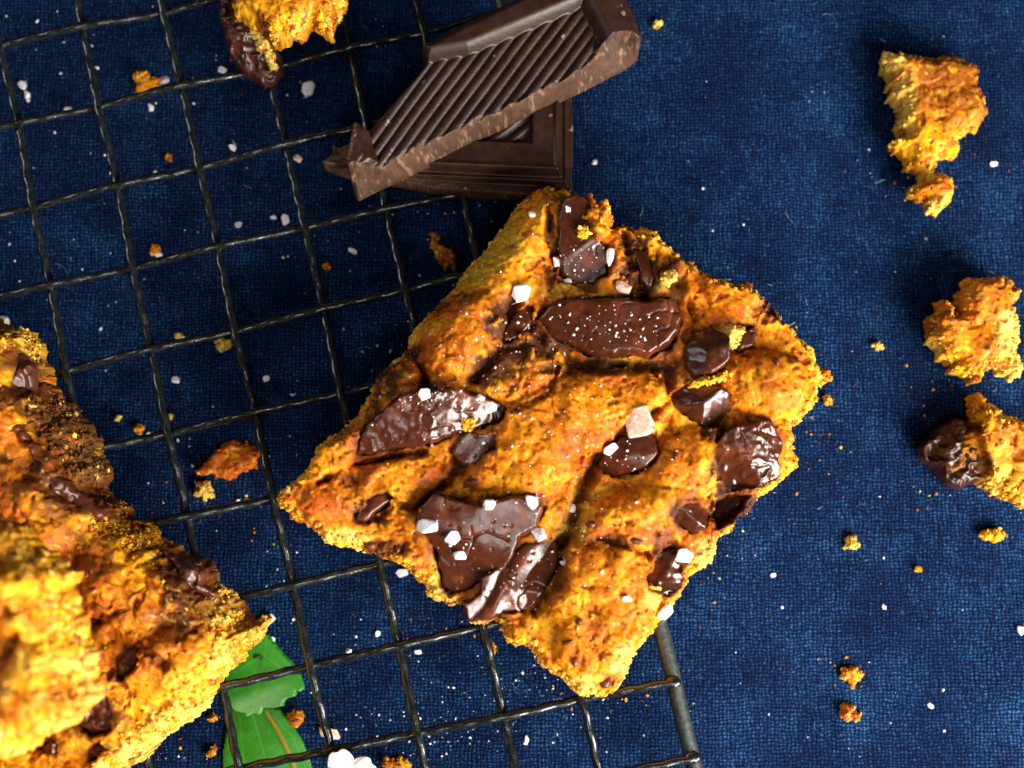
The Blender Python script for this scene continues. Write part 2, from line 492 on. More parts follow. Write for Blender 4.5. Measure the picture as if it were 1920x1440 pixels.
def chunk(poly, parent, zlow, height, tilt=(0, 0), seed=0, ew=16, facets=3, step=2.0, ridge=None, zref=None, rough=0.0, col=CHOC, name='chocolate_chunk', fsl=0.28, grow=5.0, wrinkle=0.0):
    P = np.array(poly, float); cx, cy = P.mean(0)
    zref = zlow if zref is None else zref
    r = np.random.RandomState(seed+900)
    planes = [(r.uniform(-fsl, fsl), r.uniform(-fsl, fsl), r.uniform(0, 0.10)*height) for _ in range(facets)]
    size = min(np.ptp(P[:, 0]), np.ptp(P[:, 1]))
    def fn(X, Y):
        sd = sdf(poly, X, Y)+grow+min(20, size*0.26)*(fbm(X, Y, 38, seed+3, 4)-0.5)
        t = np.clip(sd/ew, 0, 1); prof = np.clip(1-(1-t)**1.7, 0, 1)**0.6
        top = np.full(X.shape, height*1.0)
        for gx, gy, h in planes:
            p = height+h+gx*(X-cx)+gy*(Y-cy)
            k = 2.6; hh = np.clip(0.5+0.5*(p-top)/k, 0, 1)
            top = p*(1-hh)+top*hh-k*hh*(1-hh)
        top = top+tilt[0]*(X-cx)+tilt[1]*(Y-cy)
        if ridge:
            ang, per, amp = ridge
            u = X*math.cos(ang)+Y*math.sin(ang)
            top = top+amp*np.abs(np.sin(u*math.pi/per+1.5*vn(X, Y, 40, seed+8)))
        rd = 1-np.abs(2*fbm(X, Y, 46, seed+21, 2)-1)
        top = top+7.0*(fbm(X, Y, 70, seed+1, 2)-0.5)+0.5*(fbm(X, Y, 15, seed+2, 2)-0.5)-2*sm(0.93, 1.0, rd)*sm(.45, .6, vn(X, Y, 50, seed+22))
        if wrinkle:
            w_ = 1-np.abs(2*fbm(X+8*vn(X, Y, 18, seed+23), Y, 30, seed+24, 3)-1)
            top = top+wrinkle*(w_**2-0.4)
        f1, f2, idv = worley(X, Y, 17, seed+4)
        top = top-1.4*sm(0.26, 0.05, f1)*(idv > 0.80)
        Z = zlow+np.maximum(top, 8)*prof
        b = fbm(X, Y, 30, seed+6, 3)
        C = mix(np.broadcast_to(col, X.shape+(3,)), col*1.9+c3(.012, .002, 0), sm(0.5, 0.8, b))
        R = rough+0.10*sm(0.5, 0.72, fbm(X, Y, 26, seed+9, 3))
        return Z, sd, C, {'rough': R}
    bb = (P[:, 0].min()-14, P[:, 1].min()-14, P[:, 0].max()+14, P[:, 1].max()+14)
    o, g = heightfield(name, M_choc, parent, bb, step, fn, zref, zlow)
    return o

def dough(name, parent, outline, zb, zt, zref, step=2.5, lumps=(), cracks=(), pits=(), ewf=None, seed=0,
          n_grain=6000, crustf=None, edge_noise=7.0, rag=1.0, crumb=0.0, edge_pale=30, grain_r=(1.6, 5.2), lumpamp=14.0, smear_w=13, clump=0.7, bias=0.0, stainf=None):
    P = np.array(outline, float)
    bb = (P[:, 0].min()-14, P[:, 1].min()-14, P[:, 0].max()+14, P[:, 1].max()+14)
    store = {}
    def fn(X, Y):
        sd0 = sdf(outline, X, Y)
        f1, f2, idv = worley(X, Y, 15, seed+1)
        g1, g2, gid = worley(X, Y, 8.5, seed+2)
        sd = sd0+bias+edge_noise*2*(fbm(X, Y, 34, seed+3, 3)-0.5)+rag*(6*(0.5-f1)+4*(0.5-g1))
        ew = ewf(X, Y) if ewf else np.full(X.shape, 34.0)
        t = np.clip(sd/ew, 0, 1); prof = np.clip(1-(1-t)**2.2, 0, 1)**0.62
        sh = (zt-zb)*(1-prof); X0, Y0 = X, Y
        X2 = X+0.62*sh; Y2 = Y-0.55*sh
        f1, f2, idv = worley(X2, Y2, 15, seed+1)
        g1, g2, gid = worley(X2, Y2, 8.5, seed+2)
        h = np.zeros(X.shape)
        for (cx, cy, rx, ry, rot, a) in lumps:
            c, s = math.cos(rot), math.sin(rot)
            u = ((X-cx)*c+(Y-cy)*s)/rx; v = (-(X-cx)*s+(Y-cy)*c)/ry
            d = np.clip(np.sqrt(u*u+v*v)+0.40*(fbm(X, Y, 50, seed+4, 4)-0.5), 0, 2)
            h = np.maximum(h, (1.35 if a > 100 else 1.0)*a*np.clip(1-d**3.2, 0, 1)**0.55)
        h = h+2*lumpamp*(fbm(X, Y, 120, seed+5, 3)-0.5)+(9+8*crumb)*(fbm(X, Y, 34, seed+6, 3)-0.5)
        q1, q2, qid = worley(X+14*(vn(X, Y, 20, seed+31)-.5), Y+14*(vn(X, Y, 20, seed+32)-.5), 44, seed+33)
        h = h+clump*((0.5-q1)*7+5*(qid-0.5))
        ck = np.zeros(X.shape)
        for pts, wdt, dep in cracks:
            d = pline(pts, X, Y)+16*(fbm(X, Y, 30, seed+7, 4)-0.5)
            k = sm(wdt*1.15, wdt*0.1, d)*sm(0.22, 0.5, fbm(X, Y, 46, seed+71, 2)); h = h-dep*0.62*k; ck = np.maximum(ck, k*min(1.0, dep/26.0))
        near = np.full(X.shape, 99.0)
        for poly, dep in pits:
            d = sdf(poly, X, Y); near = np.minimum(near, np.maximum(-d, 0))
            dn = d+15*(fbm(X, Y, 30, seed+8, 3)-0.5)+5*(vn(X, Y, 9, seed+81)-0.5)
            h = h-dep*sm(-2, 9, dn)
        # how crumbly (broken) against crusted the surface is
        edge = sm(edge_pale, edge_pale*0.25, sd+18*(fbm(X, Y, 40, seed+9, 3)-0.5))
        cr = fbm(X, Y, 85, seed+10, 4)
        brk = np.clip(edge+crumb+sm(0.55, 0.70, cr)*0.6+ck*0.7, 0, 1)
        brk = np.clip(edge+crumb+sm(0.58, 0.72, cr)*0.35+ck*0.6, 0, 1)
        gr = (0.55-f1)*7.0*(0.05+brk)+(0.5-g1)*4.0*(0.10+brk)
        h = h+gr*rag
        # colour
        X, Y = X2, Y2
        a = fbm(X, Y, 70, seed+11, 4)
        C = mix(np.broadcast_to(ORANGE, X.shape+(3,)), GOLD, sm(0.46, 0.66, a))
        C = mix(C, np.broadcast_to(YEL, C.shape), sm(0.60, 0.76, fbm(X, Y, 46, seed+12, 4))*0.6)
        C = mix(C, np.broadcast_to(RUST, C.shape), sm(0.50, 0.66, fbm(X, Y, 58, seed+13, 4))*0.8)
        C = mix(C, np.broadcast_to(YEL, C.shape), np.clip(edge+crumb, 0, 1)*0.65*sm(0.30, 0.58, fbm(X, Y, 22, seed+14, 2)))
        C = mix(C, np.broadcast_to(PALE, C.shape), np.clip(edge*0.8+crumb*0.8, 0, 1)*sm(0.56, 0.72, fbm(X, Y, 26, seed+15, 3))*0.8)
        if crustf is not None: C = crustf(X0, Y0, C, sd)
        # browned specks in the dough
        w1, w2, wid = worley(X, Y, 23, seed+16)
        C = mix(C, np.broadcast_to(BROWN, C.shape), (wid > 0.76)*sm(0.30, 0.14, w1+0.25*(vn(X, Y, 6, seed+17)-0.5))*0.85)
        C = C*(1+(0.20+0.25*brk)*(gid-0.5)*1.6)[..., None]
        C = C*(0.70+0.62*fbm(X, Y, 7.5, seed+53, 2))[..., None]**np.array([0.7, 1.0, 1.2])
        s1, s2, sid = worley(X, Y, 10.5, seed+54)
        C = mix(C, np.broadcast_to(BROWN*0.8, C.shape), (sid > 0.78)*sm(0.42, 0.20, s1)*0.72)
        C = mix(C, np.broadcast_to(PALE, C.shape), (sid < 0.10)*sm(0.36, 0.18, s1)*0.45)
        pt = sm(0.60, 0.72, fbm(X, Y, 15, seed+41, 3))*sm(0.36, 0.56, fbm(X, Y, 70, seed+42, 2))
        C = mix(C, np.broadcast_to(c3(0.36,0.07,0.006), C.shape), pt*0.7)
        C = mix(C, np.broadcast_to(YEL*1.08, C.shape), sm(0.66, 0.78, fbm(X, Y, 10, seed+43, 2))*0.4)
        h = h-4*pt
        C = mix(C, np.broadcast_to(BROWN*0.5, C.shape), np.clip(ck*1.0*sm(0.30, 0.52, fbm(X, Y, 22, seed+18, 3)+0.08), 0, 1))  # cracks darkened by colour, shade painted in so they look deeper
        k = sm(smear_w, 0.0, near+34*(fbm(X, Y, 34, seed+19, 3)-0.42))*0.9
        C = mix(C, np.broadcast_to(BROWN*0.55, C.shape), k)
        C = mix(C, np.broadcast_to(SMEAR_SHADE, C.shape), k*sm(0.5, 0.62, fbm(X, Y, 60, seed+51, 2)))
        X, Y = X0, Y0
        if stainf is not None:
            sv = stainf(X, Y)
            C = mix(C, np.broadcast_to(SMEAR_SHADE*1.1, C.shape), sv); h = h-9*sv
        Z = zb+(zt-zb+h)*prof
        Z = np.maximum(Z, zb)
        store.update(brk=np.clip(edge+crumb*0.8+ck*0.5, 0, 1), sd=sd, near=near)
        return Z, sd, C, None
    o, g = heightfield(name, M_dough, parent, bb, step, fn, zref, zb, jitter=1.3)
    # loose crumb grains stuck to the broken faces
    r = np.random.RandomState(seed+77)
    Zg = g['Z']; gy_, gx_ = np.gradient(Zg)
    slope = np.clip(np.hypot(gx_, gy_)/step, 0, 6)
    wgt = (g['ok'] & (store['near'] > 2)).ravel()*(1+0.9*slope.ravel())*(0.008+store['brk']**2.5+1.6*np.exp(-np.clip(store['sd'], 0, None)/9)).ravel()
    wgt = wgt/wgt.sum()
    pick = r.choice(wgt.size, n_grain, p=wgt)
    X = g['X'].ravel()[pick]+r.uniform(-1.5, 1.5, n_grain); Y = g['Y'].ravel()[pick]+r.uniform(-1.5, 1.5, n_grain)
    wx, wy = W(X, Y, zref)
    R = grain_r[0]+(grain_r[1]-grain_r[0])*r.rand(n_grain)**3.0
    Pw = np.stack([wx, wy, g['Z'].ravel()[pick]+R*0.15-r.rand(n_grain)*slope.ravel()[pick]*step*0.8], 1)
    C = g['C'].reshape(-1, 3)[pick]*(0.8+0.45*r.rand(n_grain))[:, None]
    pl = (r.rand(n_grain) < 0.30)*np.clip(store['brk'].ravel()[pick]*1.2, 0, 1)*(C[:, 0] > 0.3)
    C = mix(C, np.broadcast_to(PALE, C.shape), pl*0.6)
    grains('crumb_grains', Pw, R, np.clip(C, 0, 0.9), M_dough, o, seed)
    return o, g

# ------------------------------------------------------------------ the cookie bar in the middle
OUT_A = [(528,938),(532,915),(560,895),(580,875),(600,838),(638,795),(668,765),(692,725),(704,692),(738,662),(762,642),(770,612),(798,578),(832,543),(868,503),(905,455),(940,410),(972,376),(1003,356),(1040,350),(1064,357),(1076,372),(1098,380),(1112,373),(1142,392),(1146,418),(1172,420),(1200,436),(1226,440),(1255,460),(1272,482),(1300,494),(1335,515),(1368,534),(1390,530),(1415,545),(1432,562),(1456,576),(1476,606),(1508,640),(1528,665),(1538,690),(1530,722),(1530,750),(1515,768),(1500,788),(1480,790),(1490,812),(1492,840),(1498,866),(1480,882),(1455,906),(1428,924),(1410,945),(1388,966),(1375,990),(1345,1004),(1340,1022),(1330,1047),(1305,1062),(1287,1080),(1276,1102),(1262,1120),(1253,1133),(1235,1157),(1215,1187),(1195,1215),(1175,1245),(1166,1268),(1155,1290),(1130,1304),(1110,1299),(1086,1302),(1074,1288),(1055,1266),(1038,1254),(1010,1240),(1000,1216),(984,1202),(952,1196),(946,1168),(930,1158),(905,1166),(884,1160),(870,1128),(842,1130),(828,1120),(805,1110),(798,1090),(780,1078),(760,1060),(735,1048),(702,1034),(676,1016),(640,1018),(612,1010),(590,990),(570,975),(546,960)]
A_CH = {
 'c1': [(1047,402),(1060,374),(1078,364),(1100,380),(1108,440),(1138,462),(1147,515),(1122,531),(1082,529),(1050,516),(1045,455)],
 'c2': [(1003,598),(1020,575),(1060,563),(1130,560),(1200,560),(1262,564),(1276,590),(1276,625),(1256,655),(1216,671),(1180,667),(1150,671),(1100,665),(1060,642),(1025,625)],
 'c3': [(1288,655),(1300,630),(1330,624),(1356,645),(1352,680),(1328,702),(1300,707),(1290,688)],
 'c4': [(1260,742),(1280,729),(1330,733),(1356,740),(1362,770),(1350,796),(1325,801),(1290,786),(1266,766)],
 'c5': [(1340,842),(1378,802),(1438,793),(1458,828),(1452,860),(1456,890),(1420,915),(1372,921),(1345,892),(1336,862)],
 'c6': [(1122,872),(1135,842),(1160,820),(1228,820),(1232,850),(1215,880),(1180,886),(1150,893),(1128,887)],
 'c7': [(668,852),(675,815),(700,785),(755,742),(800,735),(850,730),(905,740),(946,765),(942,790),(910,806),(860,815),(820,831),(780,840),(740,846),(700,852)],
 'c8': [(853,840),(880,814),(930,813),(933,845),(900,866),(870,867),(848,852)],
 'c9': [(786,955),(815,929),(850,934),(900,951),(960,936),(1008,929),(1023,950),(1006,990),(972,1006),(962,1040),(947,1062),(915,1082),(880,1106),(850,1112),(830,1098),(820,1050),(805,1012),(784,982)],
 'c10': [(905,1085),(960,1045),(985,1019),(1042,1013),(1046,1050),(1030,1095),(1002,1130),(968,1152),(930,1150),(905,1167),(876,1162),(873,1132),(900,1113)],
 'c11': [(1264,966),(1280,940),(1307,939),(1327,965),(1320,991),(1290,999),(1266,986)],
 'c12': [(1213,1080),(1235,1035),(1266,1028),(1283,1060),(1276,1100),(1256,1117),(1235,1111),(1216,1102)],
 'c13': [(1190,468),(1213,473),(1228,520),(1218,545),(1200,525)],
 'c14': [(1232,512),(1272,490),(1267,515),(1242,532)],
 'c15': [(946,622),(975,577),(1001,570),(992,602),(966,632),(944,640)],
 'c16': [(1388,625),(1413,613),(1412,650),(1380,662)],
 'c17': [(668,972),(690,938),(722,925),(738,933),(712,958),(684,978)],
 'c18': [(1345,935),(1380,922),(1420,925),(1395,955),(1372,985),(1345,998),(1338,965)],
 'c19': [(1434,565),(1458,574),(1478,604),(1466,612),(1448,592)],
}
OUT_A = [(960+(x-960)*(1.016 if x > 1400 else 1.024), 720+(y-720)*1.022-(16 if 960 < x < 1080 and y < 380 else 0)) for x, y in OUT_A]
CENTER_ZB, CENTER_ZT = 112.0, 268.0
ZR = 265.0
def ewA(X, Y):
    # the cut side at the upper left leans outwards, the others are steep
    s = -(X-1035)*0.757-(Y-810)*0.653
    side = sm(120, 260, s)*sm(-330, -150, (X-1035)*0.653-(Y-810)*0.757)
    return 22+side*64
def crustA(X, Y, C, sd):
    # pale under-baked crumb patches where the crust broke away; chocolate stains where chunks melted out
    def blob(cx, cy, rx, ry): 
        return sm(1.25, 0.55, np.hypot((X-cx)/rx, (Y-cy)/ry)+0.7*(fbm(X, Y, 26, 71, 3)-0.5))
    for (cx, cy, rx, ry) in [(1375,625,38,22),(1240,530,20,22),(1325,1035,30,30),(1170,1240,30,40),(1095,1280,30,20),(890,1010,26,30),(830,1100,30,30),(640,1005,50,16),(1225,1115,20,20),(1320,715,46,12),(1290,650,12,14)]:
        C = mix(C, np.broadcast_to(PALE*0.95, C.shape), blob(cx, cy, rx, ry)*0.7)
    for (cx, cy, rx, ry) in [(945,440,40,60),(890,500,40,40),(1070,545,70,14),(1090,960,26,60),(1060,1010,20,40),(830,1040,30,40),(1150,680,90,14)]:
        C = mix(C, np.broadcast_to(c3(0.50,0.34,0.03), C.shape), blob(cx, cy, rx, ry)*0.65)  # olive crumb; on the upper-left side the weaker light is painted in
    for (cx, cy, rx, ry) in [(840,570,60,26),(1120,410,26,34),(880,590,40,30),(720,700,20,30),(650,800,20,40),(1180,950,60,20),(600,920,50,30),(830,890,30,14),(1200,850,20,20)]:
        C = mix(C, np.broadcast_to(RUST, C.shape), blob(cx, cy, rx, ry)*0.6)
    return C
def stainA(X, Y):
    stain = np.zeros(X.shape)
    def blob(cx, cy, rx, ry):
        return sm(1.25, 0.6, np.hypot((X-cx)/rx, (Y-cy)/ry)+1.0*(fbm(X, Y, 30, 71, 4)-0.5))
    for (cx, cy, rx, ry, k) in [(735,690,26,22,.8),(830,560,44,16,.6),(1365,940,44,44,.75),(690,962,34,20,.7),(1335,805,18,18,.8),(1060,1005,20,34,.3),(905,690,16,30,.8),(968,650,18,30,.9),(1195,505,34,46,.8),(1010,645,50,24,.7),(1240,690,30,20,.6),(1450,585,30,20,.7),(770,650,18,16,.7),(640,800,14,40,.5),(715,1030,44,16,.6),(860,870,24,16,.4),(1110,880,14,20,.4),(955,610,40,40,.8),(925,690,40,26,.7),(1205,480,30,30,.9),(1385,955,44,30,.9),(1345,905,24,34,.8),(720,705,26,34,.8),(700,770,14,34,.7),(1265,545,16,30,.7),(1100,690,70,12,.6),(640,900,40,10,.45),(1150,1015,40,10,.6),(1240,1020,20,24,.6),(1030,470,10,60,.7)]:
        stain = np.maximum(stain, np.clip(blob(cx, cy, rx*1.3, ry*1.3)*k*1.3, 0, .97))
    return np.clip(stain*sm(0.30, 0.46, fbm(X, Y, 20, 73, 4)), 0, .96)
barA = empty('cookie_bar', Wm(1035, 820, 112))
tag(barA, 'whole square cookie bar with big chocolate chunks in the middle of the rack', 'cookie bar', 'cookie bars')
lumpsA = [(865,625,92,80,-0.5,34),(975,705,80,52,-0.2,22),(1060,790,165,80,-0.35,34),(985,880,110,50,-0.3,26),(1150,760,110,80,0,28),
          (1390,560,95,44,0.55,26),(1430,720,90,66,0.2,30),(1200,970,130,60,-0.35,28),(1290,870,90,60,-0.6,24),(1130,1120,110,110,0.3,34),
          (1110,1220,70,60,0,22),(740,905,90,46,-0.5,24),(620,930,70,46,0,14),(745,690,40,36,0,24),(640,840,30,70,0.7,20),(1000,430,50,60,0,10),(1118,412,32,40,0.2,40),(800,1040,50,50,0,8),(1225,450,40,18,0.5,16)]
cracksA = [([(758,640),(782,668),(795,700),(800,735)],11,60),([(965,560),(952,625),(915,675),(880,722)],16,34),
           ([(995,610),(1050,668),(1130,690),(1240,684)],18,30),([(1255,690),(1250,735),(1205,785),(1160,815)],15,30),
           ([(1118,860),(1095,915),(1070,975),(1055,1010)],20,28),([(780,950),(830,912),(868,880),(850,850)],16,30),
           ([(600,905),(640,880),(700,866),(790,850)],9,34),([(1052,1010),(1045,1100),(985,1160)],17,30),([(1120,1010),(1165,1020),(1215,1045)],9,22),
           ([(1285,560),(1300,600),(1285,640)],14,30),([(1360,800),(1340,840)],14,30),([(1170,440),(1190,520),(1210,560)],13,34),([(1030,380),(1040,520),(1120,545)],9,24),
           ([(1360,660),(1400,668)],9,20),([(1045,690),(1030,740),(960,775)],6,16),([(1205,830),(1260,850)],6,14),([(690,975),(740,945),(780,950)],9,20),([(730,660),(700,730)],10,24)]
pitsA = [(p, 46) for p in A_CH.values()]
bodyA, gA = dough('baked_dough', barA, OUT_A, CENTER_ZB, CENTER_ZT, ZR, 2.2, lumpsA, cracksA, pitsA, ewA, 11, 8000, crustA, edge_noise=8, bias=2, stainf=stainA)
spec = dict(  # height, tilt x, tilt y, facets, extras      (y runs down the photograph)
 c1=(66,(0.10,-0.14),3,dict(fsl=.3,ew=9)), c2=(70,(0.02,-0.10),3,dict(ew=14,fsl=.2)), c3=(90,(0.1,-0.15),4,dict(fsl=.9,wrinkle=2,ew=6,grow=9)), c4=(70,(0,-0.22),3,dict(fsl=.6,wrinkle=2,ew=6,grow=8)), c5=(66,(-0.06,-0.20),3,dict(fsl=.4,wrinkle=5,ew=7,grow=10)),
 c6=(62,(0.06,-0.30),4,dict(fsl=.4,ew=10)), c7=(74,(0.02,-0.27),4,dict(ew=12,fsl=.3,wrinkle=3)), c8=(54,(0,-0.15),3,dict(fsl=.4,ew=6,grow=8)), c9=(76,(0.04,-0.25),3,dict(ew=10,fsl=.2)), c10=(66,(-0.04,-0.20),2,dict(ridge=(0.45,60,6),ew=8,fsl=.25)),
 c11=(62,(0,-.1),4,dict(fsl=.7,wrinkle=3,ew=6,grow=8)), c12=(62,(0,-0.1),4,dict(fsl=.6,wrinkle=5,ew=7,grow=8)), c13=(52,(0,0),3,{}), c14=(60,(0,0),3,{}), c15=(40,(0,0),3,{}), c16=(60,(0,0),3,{}), c17=(52,(0,0),3,{}), c18=(34,(0,0.1),3,dict(rough=.2,wrinkle=14)), c19=(30,(0,0),3,dict(rough=.2)))
ZL = {'c18': 175, 'c19': 165, 'c10': 210, 'c12': 205, 'c13': 220, 'c1': 212}
for i, (k, (h, t, f, kw)) in enumerate(spec.items()):
    kw = dict(kw); ew = kw.pop('ew', 8)
    chunk(A_CH[k], barA, ZL.get(k, 222), h, t, i*13+5, ew, f, zref=ZR, **kw)
# brown chocolate chips buried in the crust
for i, (x, y, a, b, rt) in enumerate([(1065,1202,16,7,-0.4),(1078,1238,10,14,0.3),(1084,1163,10,13,0.2),(1135,1278,14,18,0.2),(1108,985,14,10,0),(1185,1012,22,9,0.3),(1448,684,10,12,0),(1408,760,5,9,0),(1410,525,14,8,.4),(950,690,8,7,0),(965,712,7,7,0),(690,1020,18,10,.4),(745,1030,10,14,.3),(1262,857,10,10,0),(1490,680,8,12,0),(890,905,26,10,-.3),(1180,530,12,20,0)]):
    pl = []
    rr = random.Random(i)
    for q in range(9):
        an = q*2*math.pi/9; s_ = rr.uniform(.8, 1.15)
        ux, uy = a*s_*math.cos(an), b*s_*math.sin(an)
        pl.append((x+ux*math.cos(rt)-uy*math.sin(rt), y+ux*math.sin(rt)+uy*math.cos(rt)))
    # sits just proud of the crust underneath it
    m_ = (np.abs(gA['X']-x) < 6) & (np.abs(gA['Y']-y) < 6) & gA['ok']
    zz = float(gA['Z'][m_].mean()) if m_.any() else 230
    chunk(pl, barA, zz-9, 16, (0, 0), 300+i, 9, 2, zref=ZR, step=1.6, name='chocolate_chip', rough=0.12, col=CHOC*1.8, grow=0)

def rag_poly(cx, cy, rx, ry, seed, n=15, amp=0.3, rot=0):
    rr = random.Random(seed); out = []
    for i in range(n):
        a = i*2*math.pi/n; q = 1+amp*rr.uniform(-1, 1)
        ux, uy = rx*q*math.cos(a), ry*q*math.sin(a)
        out.append((cx+ux*math.cos(rot)-uy*math.sin(rot), cy+ux*math.sin(rot)+uy*math.cos(rot)))
    return out
for i, (x, y, rx, ry, rt, c, zl, hh) in enumerate([(1120,412,28,36,-.2,ORANGE,258,38),(880,797,17,12,0,GOLD,262,22),(1328,713,44,11,-.22,YEL,268,30),(1250,524,17,10,-.2,PALE*.9,268,26),(1222,1108,18,15,0,PALE,238,34),(1322,1036,32,24,-.5,PALE,200,50),
        (1475,850,16,34,.2,GOLD,205,46),(1210,440,24,12,.4,GOLD,235,36),(1408,938,26,12,-.4,GOLD,175,40),(1095,440,14,12,0,YEL,270,20),(640,1012,40,11,.1,PALE,140,44),(850,1122,30,12,0,PALE*.95,150,40),(960,1190,20,16,0,YEL,150,40),(1372,632,26,16,-.5,PALE*.92,262,30)]):
    cc = c
    dough('crust_flake', barA, rag_poly(x, y, rx, ry, i+40, rot=rt), zl, zl+hh, ZR, 1.7, (), (), [], lambda X, Y, q=min(rx, ry): np.full(X.shape, q*0.7), 600+i*7, int(30+rx*ry*0.16), lambda X, Y, C, sd, cc=cc: mix(C, np.broadcast_to(cc, C.shape), np.full(X.shape, .7)), edge_noise=3, rag=.9, crumb=.25, edge_pale=8, lumpamp=4, grain_r=(1.8, 4.5))

# ------------------------------------------------------------------ the stack at the left
OUT_B = [(-420,760),(-200,560),(-60,570),(0,614),(31,610),(47,633),(63,683),(67,717),(103,755),(116,774),(137,799),(156,817),(157,852),(178,880),(175,899),(165,912),(187,927),(219,949),(222,967),(266,989),(297,1017),(344,1049),(384,1065),(388,1092),(406,1106),(422,1124),(444,1157),(456,1172),(487,1170),(481,1190),(462,1215),(444,1237),(419,1262),(403,1277),(384,1312),(372,1327),(356,1349),(328,1359),(312,1374),(275,1402),(253,1427),(237,1440),(150,1520),(-60,1640),(-430,1320)]
B_CH = {
 'a': [(20,668),(44,664),(62,690),(67,738),(52,760),(34,738),(24,700)],
 'b': [(58,862),(88,846),(106,878),(150,904),(184,936),(200,968),(172,962),(120,928),(84,902)],
 'c': [(313,1034),(345,1050),(384,1070),(384,1094),(402,1114),(372,1117),(330,1082)],
 'd': [(246,1232),(270,1208),(290,1206),(286,1240),(262,1262),(246,1256)],
 'e': [(150,1205),(180,1195),(205,1225),(196,1268),(166,1275),(150,1250)],  # a dark recess: its shade drawn as a chocolate-coloured lump
 'f': [(168,1316),(205,1298),(238,1320),(236,1356),(200,1368),(172,1352)],
 'g': [(98,1388),(120,1374),(144,1380),(138,1402),(108,1404)],
 'h': [(186,1392),(210,1378),(228,1388),(210,1408),(190,1410)],
 'i': [(48,808),(66,800),(84,830),(70,842)],
}
barB = empty('cookie_bar', Wm(-50, 1100, 112))
tag(barB, 'lower cookie bar of the stack at the left edge, crumbly corner above the green leaves', 'cookie bar', 'cookie bars')
def ewB(X, Y):
    s = (X-0)*0.70-(Y-640)*0.71           # distance past the upper right face
    return 34+62*sm(-160, -40, s)
def crustB(X, Y, C, sd):
    n = fbm(X, Y, 40, 81, 3)
    low = sm(1150, 1330, Y+X*0.45)  # lower-right side painted brighter, where the window light falls
    C = mix(C, np.broadcast_to(GOLD*1.08, C.shape), np.clip(low*sm(0.42, 0.58, n), 0, 1)*sm(100, 30, sd)*0.8)
    C = mix(C, np.broadcast_to(PALE, C.shape), np.clip(low, 0, 1)*sm(0.48, 0.64, fbm(X, Y, 18, 83, 3))*sm(60, 15, sd)*0.75)
    up = sm(40, -60, Y-X*1.15-700)  # side turned from the light, its shade painted as darker olive
    C = mix(C, np.broadcast_to(c3(0.34,0.20,0.018), C.shape), up*sm(0.45, 0.6, n)*0.75)
    C = mix(C, np.broadcast_to(RUST*1.1, C.shape), sm(50, 110, sd)*sm(1330, 1050, Y)*0.75)
    ur = sm(-190, -110, 0.70*X-0.71*(Y-640))*sm(430, 370, X)                # the upper right flank
    C = mix(C, np.broadcast_to(SMEAR_SHADE, C.shape), ur*sm(0.49, 0.56, fbm(X, Y, 80, 87, 4)+0.06*np.sin(sd/16))*0.92)
    C = mix(C, np.broadcast_to(SMEAR_SHADE*2, C.shape), sm(1.2, .7, np.hypot((X-190)/75, (Y-1330)/38)+0.8*(fbm(X, Y, 36, 88, 3)-.5))*0.8)
    C = mix(C, np.broadcast_to(SMEAR_SHADE*1.5, C.shape), sm(1.2, .7, np.hypot((X-160)/40, (Y-1190)/90)+0.8*(fbm(X, Y, 36, 89, 3)-.5))*0.8)  # dark gap beside the upper piece, shade painted in the smear colour
    return C
cracksB = [([(120,1070),(150,1180),(150,1290),(90,1390)],26,40),([(30,660),(60,760),(150,900),(260,1000)],12,22),([(160,1180),(280,1130),(330,1080)],10,20),([(230,1260),(290,1200),(340,1240)],10,22)]
lumpsB = [(-190,1215,240,200,0,132),(250,1120,90,50,0.8,18),(330,1240,80,60,-0.6,20),(60,960,110,70,0.7,18),(30,720,60,90,-.2,16)]
bodyB, gB = dough('baked_dough', barB, OUT_B, 112, 300, 215, 2.6, lumpsB, cracksB, [(p, 14 if k in 'abc' else 30) for k, p in B_CH.items()], ewB, 41, 9000, crustB, crumb=0.12, edge_pale=70, rag=1.0, grain_r=(2.2, 6.0), clump=1.1, lumpamp=20, bias=3)
def zat(g, x, y, rad=6):
    m_ = (np.abs(g['X']-x) < rad) & (np.abs(g['Y']-y) < rad) & g['ok']
    return float(g['Z'][m_].mean()) if m_.any() else float(g['zref'])-40
for i, (k, p) in enumerate(B_CH.items()):
    c = np.mean(p, 0)
    chunk(p, barB, zat(gB, *c)-14, 36 if k not in 'abc' else 30, (0, -0.05), 500+i*9, 12, 4, zref=215, rough=0.2, col=CHOC*1.2 if k in 'abc' else CHOC*1.9, fsl=.5, wrinkle=12)

OUT_C = [(-420,1010),(-200,960),(-50,968),(20,990),(47,1018),(78,1043),(119,1077),(106,1109),(128,1150),(134,1190),(152,1234),(147,1280),(169,1299),(166,1321),(137,1343),(103,1374),(62,1384),(31,1412),(-50,1440),(-240,1520),(-430,1440)]
barC = empty('cookie_bar', Wm(-100, 1210, 470))
tag(barC, 'golden cookie bar piece lying on top of the stack at the left edge', 'cookie bar', 'cookie bars')
def crustC(X, Y, C, sd):
    C = mix(C, np.broadcast_to(YEL, C.shape), sm(0.46, 0.62, fbm(X, Y, 54, 91, 3))*0.75)
    C = mix(C, np.broadcast_to(PALE, C.shape), sm(1180, 1330, Y+0.3*X)*sm(0.45, 0.6, fbm(X, Y, 30, 93, 3))*0.7)  # paler towards the bottom, the stronger light there put into the colour
    return C
bodyC, gC = dough('baked_dough', barC, OUT_C, 470, 640, 560, 2.6, [(60,1120,60,60,0,26),(90,1270,70,70,0,24)], [([(0,1060),(70,1160),(40,1240)],14,20)], [], lambda X, Y: np.full(X.shape, 60.0), 61, 5000, crustC, crumb=0.08, edge_pale=50, rag=0.8, grain_r=(2.5, 6.5), clump=1.3, lumpamp=30)

